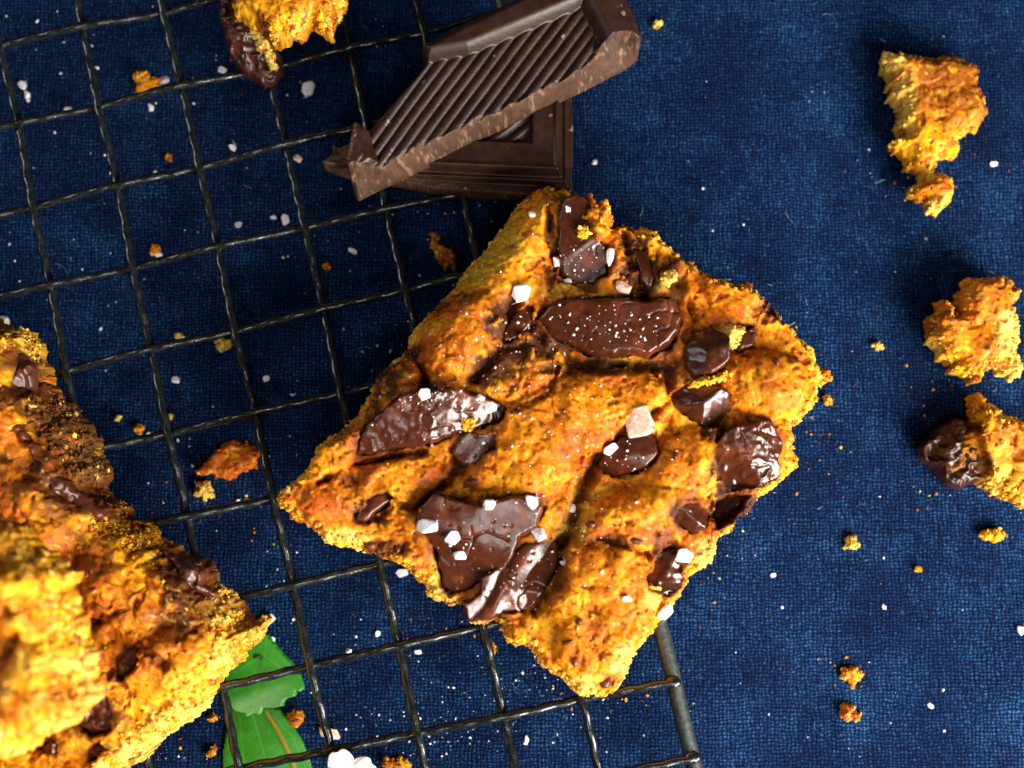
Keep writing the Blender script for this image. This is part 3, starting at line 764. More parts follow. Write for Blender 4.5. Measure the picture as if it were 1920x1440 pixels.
# ------------------------------------------------------------------ broken chocolate
def piece_field(outline, zlow, fn_top, zref, parent, name, step=1.7, fracture=None, ew=5):
    P = np.array(outline, float)
    bb = (P[:, 0].min()-6, P[:, 1].min()-6, P[:, 0].max()+6, P[:, 1].max()+6)
    def fn(X, Y):
        sd = sdf(outline, X, Y)+1.6*(fbm(X, Y, 14, 17, 3)-0.5)
        top, frac = fn_top(X, Y, sd)
        top = top+0.9*(fbm(X, Y, 60, 19, 2)-0.5)
        f1, f2, idv = worley(X, Y, 6.0, 23)
        top = top+frac*(9*(fbm(X, Y, 20, 25, 4)-0.5)+3.0*(0.5-f1))
        t = np.clip(sd/ew, 0, 1)
        Z = zlow(X, Y)+(top-zlow(X, Y))*np.sqrt(np.clip(1-(1-t)**2, 0, 1))
        n = fbm(X, Y, 40, 27, 3)
        C = np.broadcast_to(c3(0.024,0.0092,0.0056), X.shape+(3,))
        C = mix(C, np.broadcast_to(c3(0.033,0.013,0.008), C.shape), sm(.4, .7, n))
        fc = c3(0.062,0.028,0.0135)
        C = mix(C, np.broadcast_to(fc, C.shape)*(0.6+0.8*fbm(X, Y, 10, 29, 2))[..., None], np.clip(frac, 0, 1))
        fl_ = sm(0.66, 0.80, fbm(X, Y, 7, 30, 2))*np.clip(frac, 0, 1)
        C = mix(C, np.broadcast_to(c3(0.26,0.16,0.095), C.shape), fl_*0.45)
        # scuffs and chips along the ridges
        g1, g2, gid = worley((X*0.8+Y*0.6)*1.0, (X*0.6-Y*0.8)*0.45, 17, 31)
        sc = (gid > 0.80)*sm(0.16, 0.04, g1+0.42*(vn(X, Y, 4, 33)-0.5))*sm(.45, .6, vn(X, Y, 60, 35))
        C = mix(C, np.broadcast_to(c3(0.30,0.18,0.11), C.shape), sc*0.9)
        R = 0.22*frac+0.06*sm(0.4, 0.7, n)
        return Z, sd, C, {'rough': R}
    return heightfield(name, M_bar, parent, bb, step, fn, zref, float(zlow(P[:, 0], P[:, 1]).min()))

OUT_L = [(595,300),(606,290),(618,282),(618,258),(632,268),(650,262),(760,250),(980,175),(1062,158),(1076,165),(1078,240),(1076,352),(1066,360),(1000,362),(900,357),(800,347),(735,335),(690,328),(640,318)]
def top_L(X, Y, sd):
    z0 = 196.0
    # moulded rim along the right and the lower side, stepped down to the outside, ridged field inside
    dr = 1076-X; db = 352-Y+(X-1076)*-0.02
    db = 354-Y-0.045*(1076-X)
    d = np.minimum(dr, db)
    z = z0-22*sm(30, 24, d)-16*sm(15, 9, d)+4*np.exp(-((d-33)/4.0)**2)-3*np.exp(-((d-21)/3.0)**2)
    inner = sm(76, 84, np.minimum(dr, db+0))
    u = X*0.62+Y*0.79
    rg = np.abs(np.sin(u*math.pi/22))
    z = z-inner*(18-9*rg)
    left = sm(760, 700, X)
    frac = np.clip(sm(7, 2, sd)*sm(300, 345, Y)*0.7+sm(690, 645, X), 0, 1)
    frac = np.maximum(frac, sm(1040, 700, X)*sm(20, 6, sd)*0.8*(Y > 300))
    z = z-34*sm(720, 640, X)
    return z, frac
pieceL, _ = piece_field(OUT_L, lambda X, Y: np.full(np.shape(X), 115.0), top_L, 180, None, 'chocolate_piece', ew=4)
tag(pieceL, 'dark chocolate corner piece with moulded rim underneath another, touching the bar tip', 'chocolate', 'broken chocolate pieces')

# upper piece: outline of top plus the broken lower flank
OUT_U = [(652,330),(648,300),(656,262),(664,226),(676,232),(690,242),(760,165),(796,122),(800,112),(788,100),(790,88),(860,50),(940,15),(1000,-12),(1070,-40),(1140,-30),(1168,0),(1188,36),(1203,74),(1203,90),(1180,108),(1100,150),(1000,196),(900,245),(800,297),(720,335),(664,362),(657,352)]
FR_TOP = [(650,300),(690,302),(712,302),(740,285),(800,258),(880,222),(960,190),(1010,160),(1060,140),(1110,106),(1130,78),(1150,62),(1180,66),(1200,78)]
def top_U(X, Y, sd):
    fx = np.array([p[0] for p in FR_TOP], float); fy = np.array([p[1] for p in FR_TOP], float)
    yt = np.interp(X, fx, fy)+9+11*(fbm(X, Y*0.2, 26, 37, 4)-0.5)
    yb = np.interp(X, [652,664,720,800,900,1000,1100,1180,1203], [340,362,335,297,245,196,150,108,88])
    # along (u) and across (v) the piece
    ux, uy = 0.897, -0.442
    z0 = 262.0+0.02*(X-900)
    # ridged field
    q = (X*0.80+Y*0.60)
    rg = np.abs(np.sin((q+2.5*(vn(X, Y, 90, 36)-.5))*math.pi/19.0))**0.8
    field = z0-13+5.2*rg
    # rims
    rim_top = sdf([(786,92),(790,84),(860,48),(1090,-60),(1100,10),(1080,22),(960,72),(880,104),(800,118)], X, Y)
    rim_right = sdf([(1075,-60),(1180,-60),(1210,80),(1200,92),(1150,110),(1112,100),(1122,84),(1085,10)], X, Y)
    rim_left = sdf([(640,300),(655,220),(668,222),(690,244),(696,270),(708,304),(690,320),(650,345)], X, Y)
    z = field
    def rim(z, d, hgt, w):
        t = np.clip((d+4)/w, 0, 1)
        return np.maximum(z, z0-16+(hgt+16)*np.sin(t*math.pi/2)*(d > -4)-16*0*(d <= -4))
    z = np.where(rim_top > -4, rim(z, rim_top, 14, 26), z)
    z = np.where(rim_right > -4, rim(z, rim_right, 16, 30), z)
    z = np.where(rim_left > -4, rim(z, rim_left, 12, 20), z)
    # broken flank slopes from the upper break line down to the lower one
    f = np.clip((Y-yt)/np.maximum(yb-yt, 4), 0, 1)
    frac = sm(-2.0, 3.0, Y-yt)
    zf = z0-2-72*f
    z = np.where(Y > yt, np.minimum(z, zf), z)
    # pale bruised lip along the break
    lip = np.exp(-((Y-yt)/3.5)**2)*sm(0.42, 0.6, vn(X, Y, 26, 39))
    frac = np.clip(frac+0.9*lip, 0, 1.3)
    left_break = sm(16, 3, sd)*(X < 672)
    frac = np.maximum(frac, left_break*0.9)
    return z, frac
pieceU, _ = piece_field(OUT_U, lambda X, Y: 190.0+0.02*(X-900), top_U, 250, None, 'chocolate_piece', ew=4)
tag(pieceU, 'long dark chocolate piece with diagonal ridges and a pale broken edge, lying on top', 'chocolate', 'broken chocolate pieces')

# ------------------------------------------------------------------ big crumbs on the right and at the top
def crumb_body(name, label, outline, zb, height, seed, n=900, crust=None, step=2.0, group='large broken crumbs', choc=(), ew=30, crumb=0.15, extra=None, edge_pale=30, cz=None):
    c = np.mean(outline, 0); e = empty(name, Wm(c[0], c[1], zb))
    tag(e, label, 'crumb', group)
    zr = zb+height*0.5
    o, g = dough('baked_dough', e, outline, zb, zb+height, zr, step, (), (), [(p, 20) for p, _, _ in choc], lambda X, Y: np.full(X.shape, float(ew)), seed, n, crust, edge_noise=2.5, bias=1.0, crumb=crumb, edge_pale=edge_pale, lumpamp=height*0.16)
    for i, (p, zl, h) in enumerate(choc):
        chunk(p, e, zl, h, (0, -0.1), seed+700+i, 8, 5, zref=zr, rough=0.16, fsl=.5, wrinkle=17, grow=1, col=CHOC*0.55)
    return e
T1 = [(1655,100),(1705,102),(1755,109),(1795,106),(1838,130),(1833,160),(1848,195),(1850,215),(1835,236),(1800,256),(1792,262),(1801,275),(1795,292),(1780,297),(1766,290),(1757,312),(1750,324),(1770,322),(1786,340),(1788,370),(1776,385),(1762,398),(1744,394),(1740,376),(1711,369),(1708,352),(1732,336),(1725,325),(1705,315),(1700,290),(1690,285),(1673,276),(1672,262),(1694,255),(1685,230),(1692,210),(1690,190),(1672,180),(1680,160),(1665,158),(1670,140),(1660,125)]
def crust1(X, Y, C, sd):
    C = mix(C, np.broadcast_to(c3(0.30,0.085,0.006), C.shape), sm(270, 190, Y)*sm(1690, 1725, X+10*(vn(X, Y, 20, 3)-0.5))*0.95)
    C = mix(C, np.broadcast_to(PALE, C.shape), sm(1712, 1680, X+(Y-150)*-0.15)*sm(270, 220, Y)*0.6)
    return C
crumb_body('cake_crumb', 'large wedge of broken crust with a brown top at the upper right', T1, 0, 70, 131, 900, crust1, crumb=0.0)
T2 = [(1818,523),(1850,522),(1880,518),(1895,522),(1900,535),(1912,545),(1910,560),(1898,575),(1908,595),(1912,640),(1905,660),(1918,685),(1915,705),(1900,712),(1880,700),(1865,685),(1842,684),(1843,700),(1832,722),(1820,708),(1800,702),(1785,695),(1790,685),(1765,670),(1758,650),(1742,635),(1748,615),(1744,600),(1755,590),(1766,580),(1758,565),(1770,561),(1785,570),(1787,588),(1797,588),(1800,560)]
def crust2(X, Y, C, sd):
    C = mix(C, np.broadcast_to(c3(0.55,0.14,0.008), C.shape), sm(625, 575, Y+0.2*(X-1830))*0.8)
    C = mix(C, np.broadcast_to(PALE, C.shape), sm(1845, 1880, X)*sm(570, 610, Y)*0.8)
    return C
crumb_body('cake_crumb', 'orange and yellow ragged crumb at the right edge below the brown wedge', T2, 0, 75, 151, 1500, crust2)
T3 = [(1825,745),(1840,740),(1850,755),(1872,765),(1875,775),(1905,785),(1930,800),(1985,850),(1980,930),(1940,952),(1900,940),(1860,920),(1845,905),(1822,890),(1790,900),(1775,890),(1770,850),(1800,810),(1825,785),(1830,765)]
T3C = [(1760,800),(1790,777),(1812,782),(1826,800),(1836,850),(1850,900),(1800,917),(1775,912),(1755,880),(1732,860),(1735,835),(1750,820)]
def crust3(X, Y, C, sd):
    return mix(C, np.broadcast_to(c3(0.72,0.42,0.05), C.shape), sm(0.35, 0.5, fbm(X, Y, 40, 95, 2))*0.7)
crumb_body('cake_crumb', 'yellow crumb with a wrinkled dark chocolate lump at the right edge', T3, 0, 72, 171, 1300, crust3, choc=[(T3C, 2, 46)])
T4 = [(425,-60),(660,-60),(646,12),(626,34),(621,66),(602,64),(590,44),(570,54),(558,66),(545,60),(525,82),(510,82),(495,65),(478,50),(440,30),(430,8)]
T4b = [(402,-40),(440,-40),(470,10),(490,40),(512,84),(519,118),(506,131),(485,139),(450,125),(425,90),(410,55),(400,20)]
e4 = crumb_body('cake_crumb', 'golden crumb with dark chocolate beneath at the top edge of the rack', T4, 150, 75, 191, 1500, None, crumb=0.2, choc=[(T4b, 116, 46)])
T4p = [(462,34),(492,58),(512,86),(520,116),(509,128),(496,112),(480,86),(466,62)]
dough('baked_dough', e4, T4p, 140, 172, 165, 1.6, (), (), [], lambda X, Y: np.full(X.shape, 14.0), 197, 160, lambda X, Y, C, sd: mix(C, np.broadcast_to(PALE*.8, C.shape), np.full(X.shape, .85)), edge_noise=2, rag=.7, crumb=.2, edge_pale=10, lumpamp=4)

# smaller crumbs
def ragged(cx, cy, rx, ry, seed, n=13, amp=0.32, rot=0):
    r = random.Random(seed); out = []
    for i in range(n):
        a = i*2*math.pi/n; s_ = 1+amp*r.uniform(-1, 1)
        ux, uy = rx*s_*math.cos(a), ry*s_*math.sin(a)
        out.append((cx+ux*math.cos(rot)-uy*math.sin(rot), cy+ux*math.sin(rot)+uy*math.cos(rot)))
    return out
def flat_col(c, k=0.85):
    def f(X, Y, C, sd): return mix(C, np.broadcast_to(c, C.shape), np.full(X.shape, k))
    return f
def ground(px, py):
    x, y = W(px, py, 0); return float(cloth_z(np.array(float(x)), np.array(float(y))))
small = [
 (275,156,24,20,GOLD,'orange crumb under the rack near the top left, beside a salt grain'),
 (290,470,10,12,ORANGE,'small orange crumb touching a salt grain under the left of the rack'),
 (418,645,17,13,PALE*.9,'pale crumb beside a wire crossing left of the bar'),
 (384,920,19,19,PALE*.75,'pale crumb just below the large reddish crust flake'),
 (262,803,8,9,ORANGE,'tiny orange crumb under the rack right of the stack'),
 (222,785,7,6,PALE,'tiny pale crumb under the rack right of the stack'),
 (317,295,6,7,ORANGE,'tiny orange crumb under the rack at the upper left'),
 (612,500,6,7,RUST*1.4,'tiny tan crumb under the rack above the bar\'s left side'),
 (918,1213,12,16,RUST*1.6,'reddish crumb under the rack by the bar\'s lower tip'),
 (730,1432,14,12,RUST,'dark reddish crumb at the bottom edge under the rack'),
 (757,1434,13,14,YEL,'yellow crumb at the bottom edge beside a reddish one'),
 (553,1345,15,20,BROWN,'brown crust crumb between the two leaves and the rack wire'),
 (398,1345,7,8,BROWN*1.3,'tiny brown crumb left of the leaves'),
 (397,1410,7,12,BROWN*1.3,'brown crumb left of the lower leaf'),
 (1597,1017,14,14,PALE,'pale yellow crumb on bare cloth right of the bar'),
 (1860,1002,20,13,YEL*1.05,'flat yellow crumb near the right edge below the chocolate crumb'),
 (1723,1066,8,8,YEL,'tiny yellow crumb alone on the cloth at lower right'),
 (1597,1267,20,19,GOLD,'round golden crumb on bare cloth at lower right'),
 (1592,1337,18,17,BROWN*1.6,'brown and orange crumb below the round golden one'),
 (1645,650,8,9,PALE,'tiny pale crumb between the bar and the right-hand crumbs'),
 (1552,748,9,8,ORANGE,'tiny orange crumb just off the bar\'s right corner'),
 (1230,47,9,9,PALE*.9,'tiny pale crumb right of the chocolate pieces'),
 (335,630,9,7,PALE*.95,'tiny pale crumb touching a wire left of the bar'),
 (320,780,5,6,PALE*.8,'tiny pale crumb beside a wire above the reddish flake'),
]
for i, (x, y, rx, ry, c, lab) in enumerate(small):
    z = ground(x, y)
    e = empty('cake_crumb', Wm(x, y, z)); tag(e, lab, 'crumb', 'small crumbs on the cloth')
    o, g = dough('baked_dough', e, ragged(x, y, rx, ry, i+5), z-2, z+max(10, rx*1.0), z+5, 1.5, (), (), [], lambda X, Y, q=min(rx, ry): np.full(X.shape, q*0.8), 400+i*5, int(14+rx*ry*0.35), flat_col(c, 0.72), edge_noise=2.0, rag=0.6, crumb=0.3, edge_pale=6, grain_r=(1.8, 4.0), lumpamp=3)
TF = [(365,886),(385,866),(410,840),(435,825),(466,828),(481,850),(482,879),(446,884),(435,901),(410,895),(376,891)]
crumb_body('cake_crumb', 'large smooth reddish crust flake under the rack wires left of the bar', TF, ground(430,865)-2, 26, 231, 60, flat_col(RUST*1.25, 0.85), group='crust flakes', ew=16, crumb=0, edge_pale=8)
TG = [(804,440),(815,434),(823,460),(846,474),(861,506),(850,509),(845,496),(835,511),(824,490),(811,465)]
crumb_body('cake_crumb', 'thin ragged brown crust flake under the rack beside the bar\'s upper left edge', TG, ground(830,470)-2, 24, 251, 90, flat_col(RUST*0.9, 0.7), group='crust flakes', ew=10, crumb=0, edge_pale=8)
TH_ = [(1524,700),(1538,690),(1555,697),(1556,712),(1545,720),(1528,715)]
crumb_body('cake_crumb', 'golden crumb clinging to the bar\'s right-hand corner', TH_, 130, 40, 271, 60, flat_col(GOLD, 0.7), group='crust flakes', ew=10, crumb=0.2, edge_pale=8)

# ------------------------------------------------------------------ leaves and the flower
def leaf(outline, label, zfn, colfn, vein=None):
    P = np.array(outline, float)
    bb = (P[:, 0].min()-4, P[:, 1].min()-4, P[:, 0].max()+4, P[:, 1].max()+4)
    def fn(X, Y):
        sd = sdf(outline, X, Y)
        return zfn(X, Y)+3.0*np.clip(sd/3, 0, 1), sd, colfn(X, Y, sd), None
    c = P.mean(0); e = empty('leaf', Wm(c[0], c[1], 0)); tag(e, label, 'leaf', 'green leaves')
    o, g = heightfield('blade', M_leaf, e, bb, 1.8, fn, 15, 0)
    # real thickness: drop the rim only to the underside of the blade
    me = o.data; n = len(me.vertices)
    co = np.zeros(n*3, np.float32); me.vertices.foreach_get('co', co); co = co.reshape(-1, 3)
    return e, o
G1 = c3(0.030, 0.235, 0.010); G2 = c3(0.020, 0.175, 0.006); GP = c3(0.17, 0.42, 0.13)
def col1(X, Y, sd):
    C = np.broadcast_to(G1, X.shape+(3,))
    # paler waxy band along the torn end
    C = mix(C, np.broadcast_to(GP, C.shape), sm(1285, 1312, Y+0.35*(X-480)+10*(fbm(X, Y, 30, 44, 2)-.5))*sm(575, 500, X)*0.85)
    C = mix(C, np.broadcast_to(c3(0.012,0.02,0.008), C.shape), sm(1.1, 0.8, np.hypot((X-483)/11, (Y-1230)/6)+0.8*(vn(X, Y, 6, 45)-.5)))
    for a in ([(500,1190),(495,1250),(470,1330)], [(497,1230),(540,1262)], [(492,1262),(548,1298)], [(497,1225),(440,1262)], [(490,1262),(430,1300)]):
        C = mix(C, np.broadcast_to(c3(0.075,0.36,0.03), C.shape), sm(2.4, 0.8, pline(a, X, Y)+3*(vn(X, Y, 9, 46)-.5))*0.5)
    C = C*(0.75+0.5*fbm(X, Y, 24, 48, 3))[..., None]
    C = mix(C, np.broadcast_to(G1*1.5, C.shape), sm(3.0, 0.5, np.abs(sd))*0.8)
    return C
L1 = [(487,1178),(502,1190),(522,1215),(545,1240),(563,1265),(571,1290),(563,1300),(556,1298),(553,1308),(540,1310),(533,1316),(532,1325),(515,1329),(495,1328),(490,1342),(478,1338),(464,1346),(458,1338),(440,1334),(428,1322),(420,1295),(416,1262),(430,1230),(450,1205)]
leaf(L1, 'green leaf with a torn pale end and a dark spot below the left stack', lambda X, Y: 14+10*sm(1240, 1330, Y)-0.0012*(X-490)**2, col1)
L2 = [(432,1322),(470,1318),(522,1330),(545,1356),(566,1390),(580,1425),(590,1470),(580,1530),(545,1590),(500,1620),(455,1590),(425,1530),(414,1460),(415,1410),(423,1360)]
def col2(X, Y, sd):
    C = np.broadcast_to(G2, X.shape+(3,))
    C = mix(C, np.broadcast_to(G1*0.95, C.shape), sm(.4, .65, fbm(X, Y, 60, 47, 2)))
    mid = pline([(498,1335),(520,1370),(546,1424),(565,1500),(570,1580)], X, Y)
    C = mix(C, np.broadcast_to(c3(0.33,0.17,0.015), C.shape), sm(4.0, 2.2, mid))
    for a in ([(472,1340),(490,1400),(505,1460),(510,1540)], [(448,1345),(452,1400),(462,1470)], [(512,1345),(545,1380),(565,1420)]):
        C = mix(C, np.broadcast_to(c3(0.06,0.34,0.02), C.shape), sm(1.8, 0.8, pline(a, X, Y))*0.6)
    for q in range(9):
        y0 = 1345+q*26
        C = mix(C, np.broadcast_to(c3(0.05,0.30,0.02), C.shape), sm(1.6, 0.5, pline([(505+q*6, y0), (460+q*3, y0+38), (428, y0+58)], X, Y)+2*(vn(X, Y, 8, 49)-.5))*0.4)
    C = C*(0.75+0.5*fbm(X, Y, 30, 50, 3))[..., None]
    return C
leaf(L2, 'green leaf with a brown midrib at the bottom edge under the rack', lambda X, Y: 6-0.0012*(X-500)**2+2*np.exp(-(pline([(498,1335),(520,1370),(546,1424),(565,1500),(570,1580)], X, Y)/5)**2), col2)

fl = empty('flower', Wm(650, 1466, 112)); tag(fl, 'small white flower lying on the rack at the bottom edge', 'flower')
fc = Wm(650, 1466, 128)
for i in range(5):
    a = math.radians(108+72*i); L = 29
    nr, na = 12, 36
    V = [(0, 0, 0)]; Fq = []
    for r_ in range(1, nr+1):
        for q in range(na):
            t = q*2*math.pi/na; rr = r_/nr
            nt_q = 1-0.20*math.exp(-(min(t, 2*math.pi-t)/0.30)**2); rx, ry = 30*rr*nt_q, 24*rr*nt_q
            x = L+rx*math.cos(t)*1.02; y = ry*math.sin(t)
            z = 6-3*rr*rr+2.0*math.cos(2*t)*rr*rr+0.9*math.sin(y*0.55)*rr+(i % 2)*2.2
            V.append((x, y, z))
    V[0] = (L, 0, 8)
    V = np.array(V); ca, sa = math.cos(a), math.sin(a)
    Vw = np.stack([(V[:, 0]*ca-V[:, 1]*sa)*S+fc[0], (V[:, 0]*sa+V[:, 1]*ca)*S+fc[1], V[:, 2]*S+fc[2]], 1)
    n0 = len(Vw); Vb = Vw.copy(); Vb[:, 2] -= 2.5*S
    bm = bmesh.new(); vs = [bm.verts.new(p) for p in Vw]; vb = [bm.verts.new(p) for p in Vb]
    for q in range(na):
        bm.faces.new((vs[0], vs[1+q], vs[1+(q+1) % na])); bm.faces.new((vb[0], vb[1+(q+1) % na], vb[1+q]))
        for r_ in range(nr-1):
            A_ = 1+r_*na+q; B_ = 1+r_*na+(q+1) % na
            bm.faces.new((vs[A_], vs[A_+na], vs[B_+na], vs[B_])); bm.faces.new((vb[A_], vb[B_], vb[B_+na], vb[A_+na]))
        A_ = 1+(nr-1)*na+q; B_ = 1+(nr-1)*na+(q+1) % na
        bm.faces.new((vs[A_], vb[A_], vb[B_], vs[B_]))
    me = bpy.data.meshes.new('petal'); bm.to_mesh(me); bm.free(); me.materials.append(M_petal)
    me.polygons.foreach_set('use_smooth', np.ones(len(me.polygons), bool))
    obj('petal', me, fl)
bm = bmesh.new(); bmesh.ops.create_icosphere(bm, subdivisions=2, radius=1)
for v_ in bm.verts:
    k_ = 1+0.2*random.Random(v_.index).random(); v_.co = (v_.co.x*10*S*k_+fc[0], v_.co.y*10*S*k_+fc[1], v_.co.z*7*S*k_+fc[2]+9*S)
me = bpy.data.meshes.new('flower_centre'); bm.to_mesh(me); bm.free(); 
mm, nt_, b_ = new_mat('flower_centre_yellow'); b_.inputs['Roughness'].default_value = 0.7
nt_.links.new(ramp(nt_, noise(nt_, objco(nt_, 1000), 3.0), [(0.3, (0.6, 0.35, 0.02)), (0.7, (0.8, 0.6, 0.1))]), b_.inputs['Base Color'])
me.materials.append(mm); obj('flower_centre', me, fl)

# ------------------------------------------------------------------ salt
bpy.context.view_layer.update()
dg = bpy.context.evaluated_depsgraph_get()
from mathutils import Vector
def drop(px, py):
    """where the line of sight of a photographed grain meets the scene"""
    x, y = W(px, py, 0.0)
    o = Vector((CX*S, CY*S, CZ*S)); t = Vector((float(x)*S, float(y)*S, 0)); d = (t-o).normalized()
    hit, loc, nor, idx, ob, _ = scene.ray_cast(dg, o, d)
    return (loc, nor, ob) if hit else (t, Vector((0, 0, 1)), None)
def drop_past_rack(px, py):
    z = ground(px, py); x, y = W(px, py, z)
    return Vector((float(x)*S, float(y)*S, z*S)), Vector((0, 0, 1)), None
flake_meshes = {}
def flake_mesh(v, mat):
    key = (v, mat.name)
    if key not in flake_meshes:
        r = np.random.RandomState(v+3)
        bm = bmesh.new()
        for i in range(16):
            p = r.normal(size=3); p /= np.linalg.norm(p)
            p *= 0.78+0.3*r.rand()
            p = np.sign(p)*np.abs(p)**0.8
            bm.verts.new(p)
        g = bmesh.ops.convex_hull(bm, input=bm.verts)
        bmesh.ops.delete(bm, geom=[e for e in g['geom_interior'] if isinstance(e, bmesh.types.BMVert)], context='VERTS')
        bmesh.ops.bevel(bm, geom=bm.edges[:], offset=0.07, segments=1, affect='EDGES', profile=0.6)
        me = bpy.data.meshes.new('salt_flake'); bm.to_mesh(me); bm.free(); me.materials.append(mat)
        flake_meshes[key] = me
    return flake_meshes[key]
salts = [ # x, y, rx, ry, rot, material, place, label
 (976,548,17,20,0,M_salt,'b','large round white salt flake on the bar\'s upper left, left of the biggest chocolate chunk'),
 (1143,483,9,19,.3,M_salt,'b','long narrow white salt flake on the topmost chocolate chunk'),
 (1041,493,9,9,0,M_salt,'b','small salt flake left of the topmost chocolate chunk'),
 (1168,540,15,12,.2,M_psalt,'b','peach-pink salt flake between the topmost and the biggest chocolate chunk'),
 (1195,793,33,29,-.2,M_psalt,'b','largest salt crystal, pinkish white, near the middle of the bar'),
 (1146,843,14,9,-.5,M_salt,'b','white salt flake just below left of the largest pinkish crystal'),
 (800,986,20,15,0,M_salt,'b','big blocky white salt flake at the left rim of the lower chocolate chunk'),
 (848,1008,13,14,.6,M_salt,'b','diamond-shaped white salt flake in the middle of the lower chocolate chunk'),
 (863,1041,12,11,0,M_salt,'b','lowest white salt flake on the lower chocolate chunk'),
 (917,945,11,12,.2,M_salt,'b','square white salt flake on the upper edge of the lower chocolate chunk'),
 (997,942,15,12,.4,M_salt,'b','cracked white salt flake at the right end of the lower chocolate chunk'),
 (1007,1003,17,14,-.4,M_gsalt,'b','greyish salt flake at the notch between the two lower chocolate chunks'),
 (1072,953,7,8,0,M_salt,'b','small salt grain in the hollow right of the lower chocolate chunk'),
 (920,765,11,12,0,M_salt,'b','salt flake at the right end of the long left chocolate chunk'),
 (797,741,11,12,0,M_salt,'b','salt flake at the top of the long left chocolate chunk'),
 (901,745,8,6,.4,M_salt,'b','small salt grain above the right end of the long left chunk'),
 (1280,1042,17,14,.3,M_salt,'b','bright white salt flake at the bar\'s lower right rim'),
 (1175,1122,9,8,0,M_salt,'b','small square salt flake near the bar\'s lower tip'),
 (1243,1146,17,12,-.6,M_salt,'b','bright white salt lump at the rim where the thick frame rod emerges'),
 (1056,1056,7,5,0,M_salt,'b','small salt grain right of the ribbed lower chunk'),
 (1063,393,7,6,0,M_salt,'b','small salt grain at the upper end of the topmost chunk'),
 (998,403,7,6,0,M_salt,'b','small salt grain at the bar\'s upper left rim'),
 (1065,528,7,6,0,M_salt,'b','small salt grain at the foot of the topmost chunk'),
 (755,1075,11,8,0,M_salt,'c','salt flake on the cloth just below the bar\'s lower left side'),
 (494,1167,22,13,-.6,M_gsalt,'c','grey translucent salt chunk under the rack at the stack\'s corner'),
 (510,1200,6,6,0,M_salt,'c','small salt grain at the edge of the torn leaf'),
 (620,1373,20,15,.2,M_psalt,'c','pinkish salt chunk beside a wire near the bottom edge'),
 (578,166,12,17,0,M_salt,'c','large pointed salt flake under the rack left of the chocolate'),
 (44,162,10,10,0,M_salt,'c','salt flake near the left edge at the top, touching a smaller one'),
 (50,179,7,7,0,M_salt,'c','smaller salt grain touching a flake near the left edge'),
 (128,208,8,7,0,M_salt,'c','salt grain against the wire at the upper left'),
 (309,151,9,9,0,M_gsalt,'c','grey salt grain right of the orange crumb'),
 (417,133,8,7,.6,M_salt,'c','salt grain above the wire left of the top crumb'),
 (558,297,9,8,.6,M_psalt,'c','pinkish salt grain left of the chocolate tip'),
 (535,413,8,11,-.3,M_salt,'c','oval white salt grain left of a wire between chocolate and bar'),
 (513,408,6,5,0,M_salt,'c','small salt grain just left of the oval white one'),
 (447,421,7,7,0,M_gsalt,'c','grey round salt grain under the middle of the rack'),
 (437,278,8,7,0,M_salt,'c','salt grain above the wire at the middle upper left'),
 (282,203,7,7,0,M_salt,'c','pale salt grain below the orange crumb'),
 (298,478,7,6,.6,M_salt,'c','salt grain touching the small orange crumb'),
 (330,713,8,7,.5,M_salt,'c','salt grain under the rack left of the bar, in the row of the pale crumb'),
 (500,711,6,6,0,M_salt,'c','salt grain under the rack midway between stack and bar'),
 (6,603,13,13,0,M_salt,'c','round white salt flake at the left edge above the stack'),
 (279,815,5,4,0,M_salt,'c','tiny salt grain right of the tiny orange crumb'),
 (662,471,9,6,.4,M_salt,'c','oval salt grain under the rack above left of the bar'),
 (1862,307,8,6,0,M_salt,'c','white salt grain right of the brown crust wedge'),
 (1913,1182,9,8,.5,M_salt,'c','angular white salt flake at the right edge'),
 (1656,1138,6,4,.2,M_salt,'c','tiny salt grain on bare cloth at the lower right'),
 (1744,1323,6,4,.6,M_salt,'c','narrow salt grain near the lower right corner'),
 (1115,305,4,6,.6,M_salt,'c','narrow salt grain right of the lower chocolate piece'),
 (1450,1079,5,4,0,M_salt,'c','tiny salt grain on the cloth right of the bar\'s lower side'),
 (653,1220,6,6,0,M_salt,'c','salt grain under the wire below the bar\'s left half'),
 (708,1188,5,6,0,M_salt,'c','salt grain left of a wire below the bar\'s left half'),
 (784,1222,7,6,0,M_salt,'c','salt grain under the wire between the bar\'s two lower corners'),
 (870,1178,7,5,0,M_salt,'c','salt grain beneath the ribbed lower chunk'),
 (790,1420,6,7,0,M_salt,'c','salt grain beside the yellow crumb at the bottom edge'),
 (985,1388,6,8,.4,M_salt,'c','salt grain under the last mesh before the frame rod'),
]
for i, (x, y, rx, ry, rot, mt, pl, lab) in enumerate(salts):
    loc, nor, ob = drop(x, y) if pl == 'b' else drop_past_rack(x, y)
    if pl == 'b':
        zs = [drop(x+a*rx*.6, y+b*ry*.6)[0].z for a in (-1, 0, 1) for b in (-1, 0, 1)]
        loc = loc.copy(); loc.z = max(loc.z, sorted(zs)[-3]-0.0003)
    k = (D-loc.z/S)/D
    o = bpy.data.objects.new('salt_flake', flake_mesh(i % 9 if i != 4 else 20, mt)); COL.objects.link(o)
    rz = min(rx, ry)*0.62
    o.scale = (rx*S*k*1.16, ry*S*k*1.16, rz*S*k)
    o.rotation_euler = (random.Random(i).uniform(-.2, .2), random.Random(i+9).uniform(-.2, .2), -rot)
    o.location = (loc.x, loc.y, loc.z+rz*S*0.6)
    tag(o, lab, 'salt', 'salt flakes')

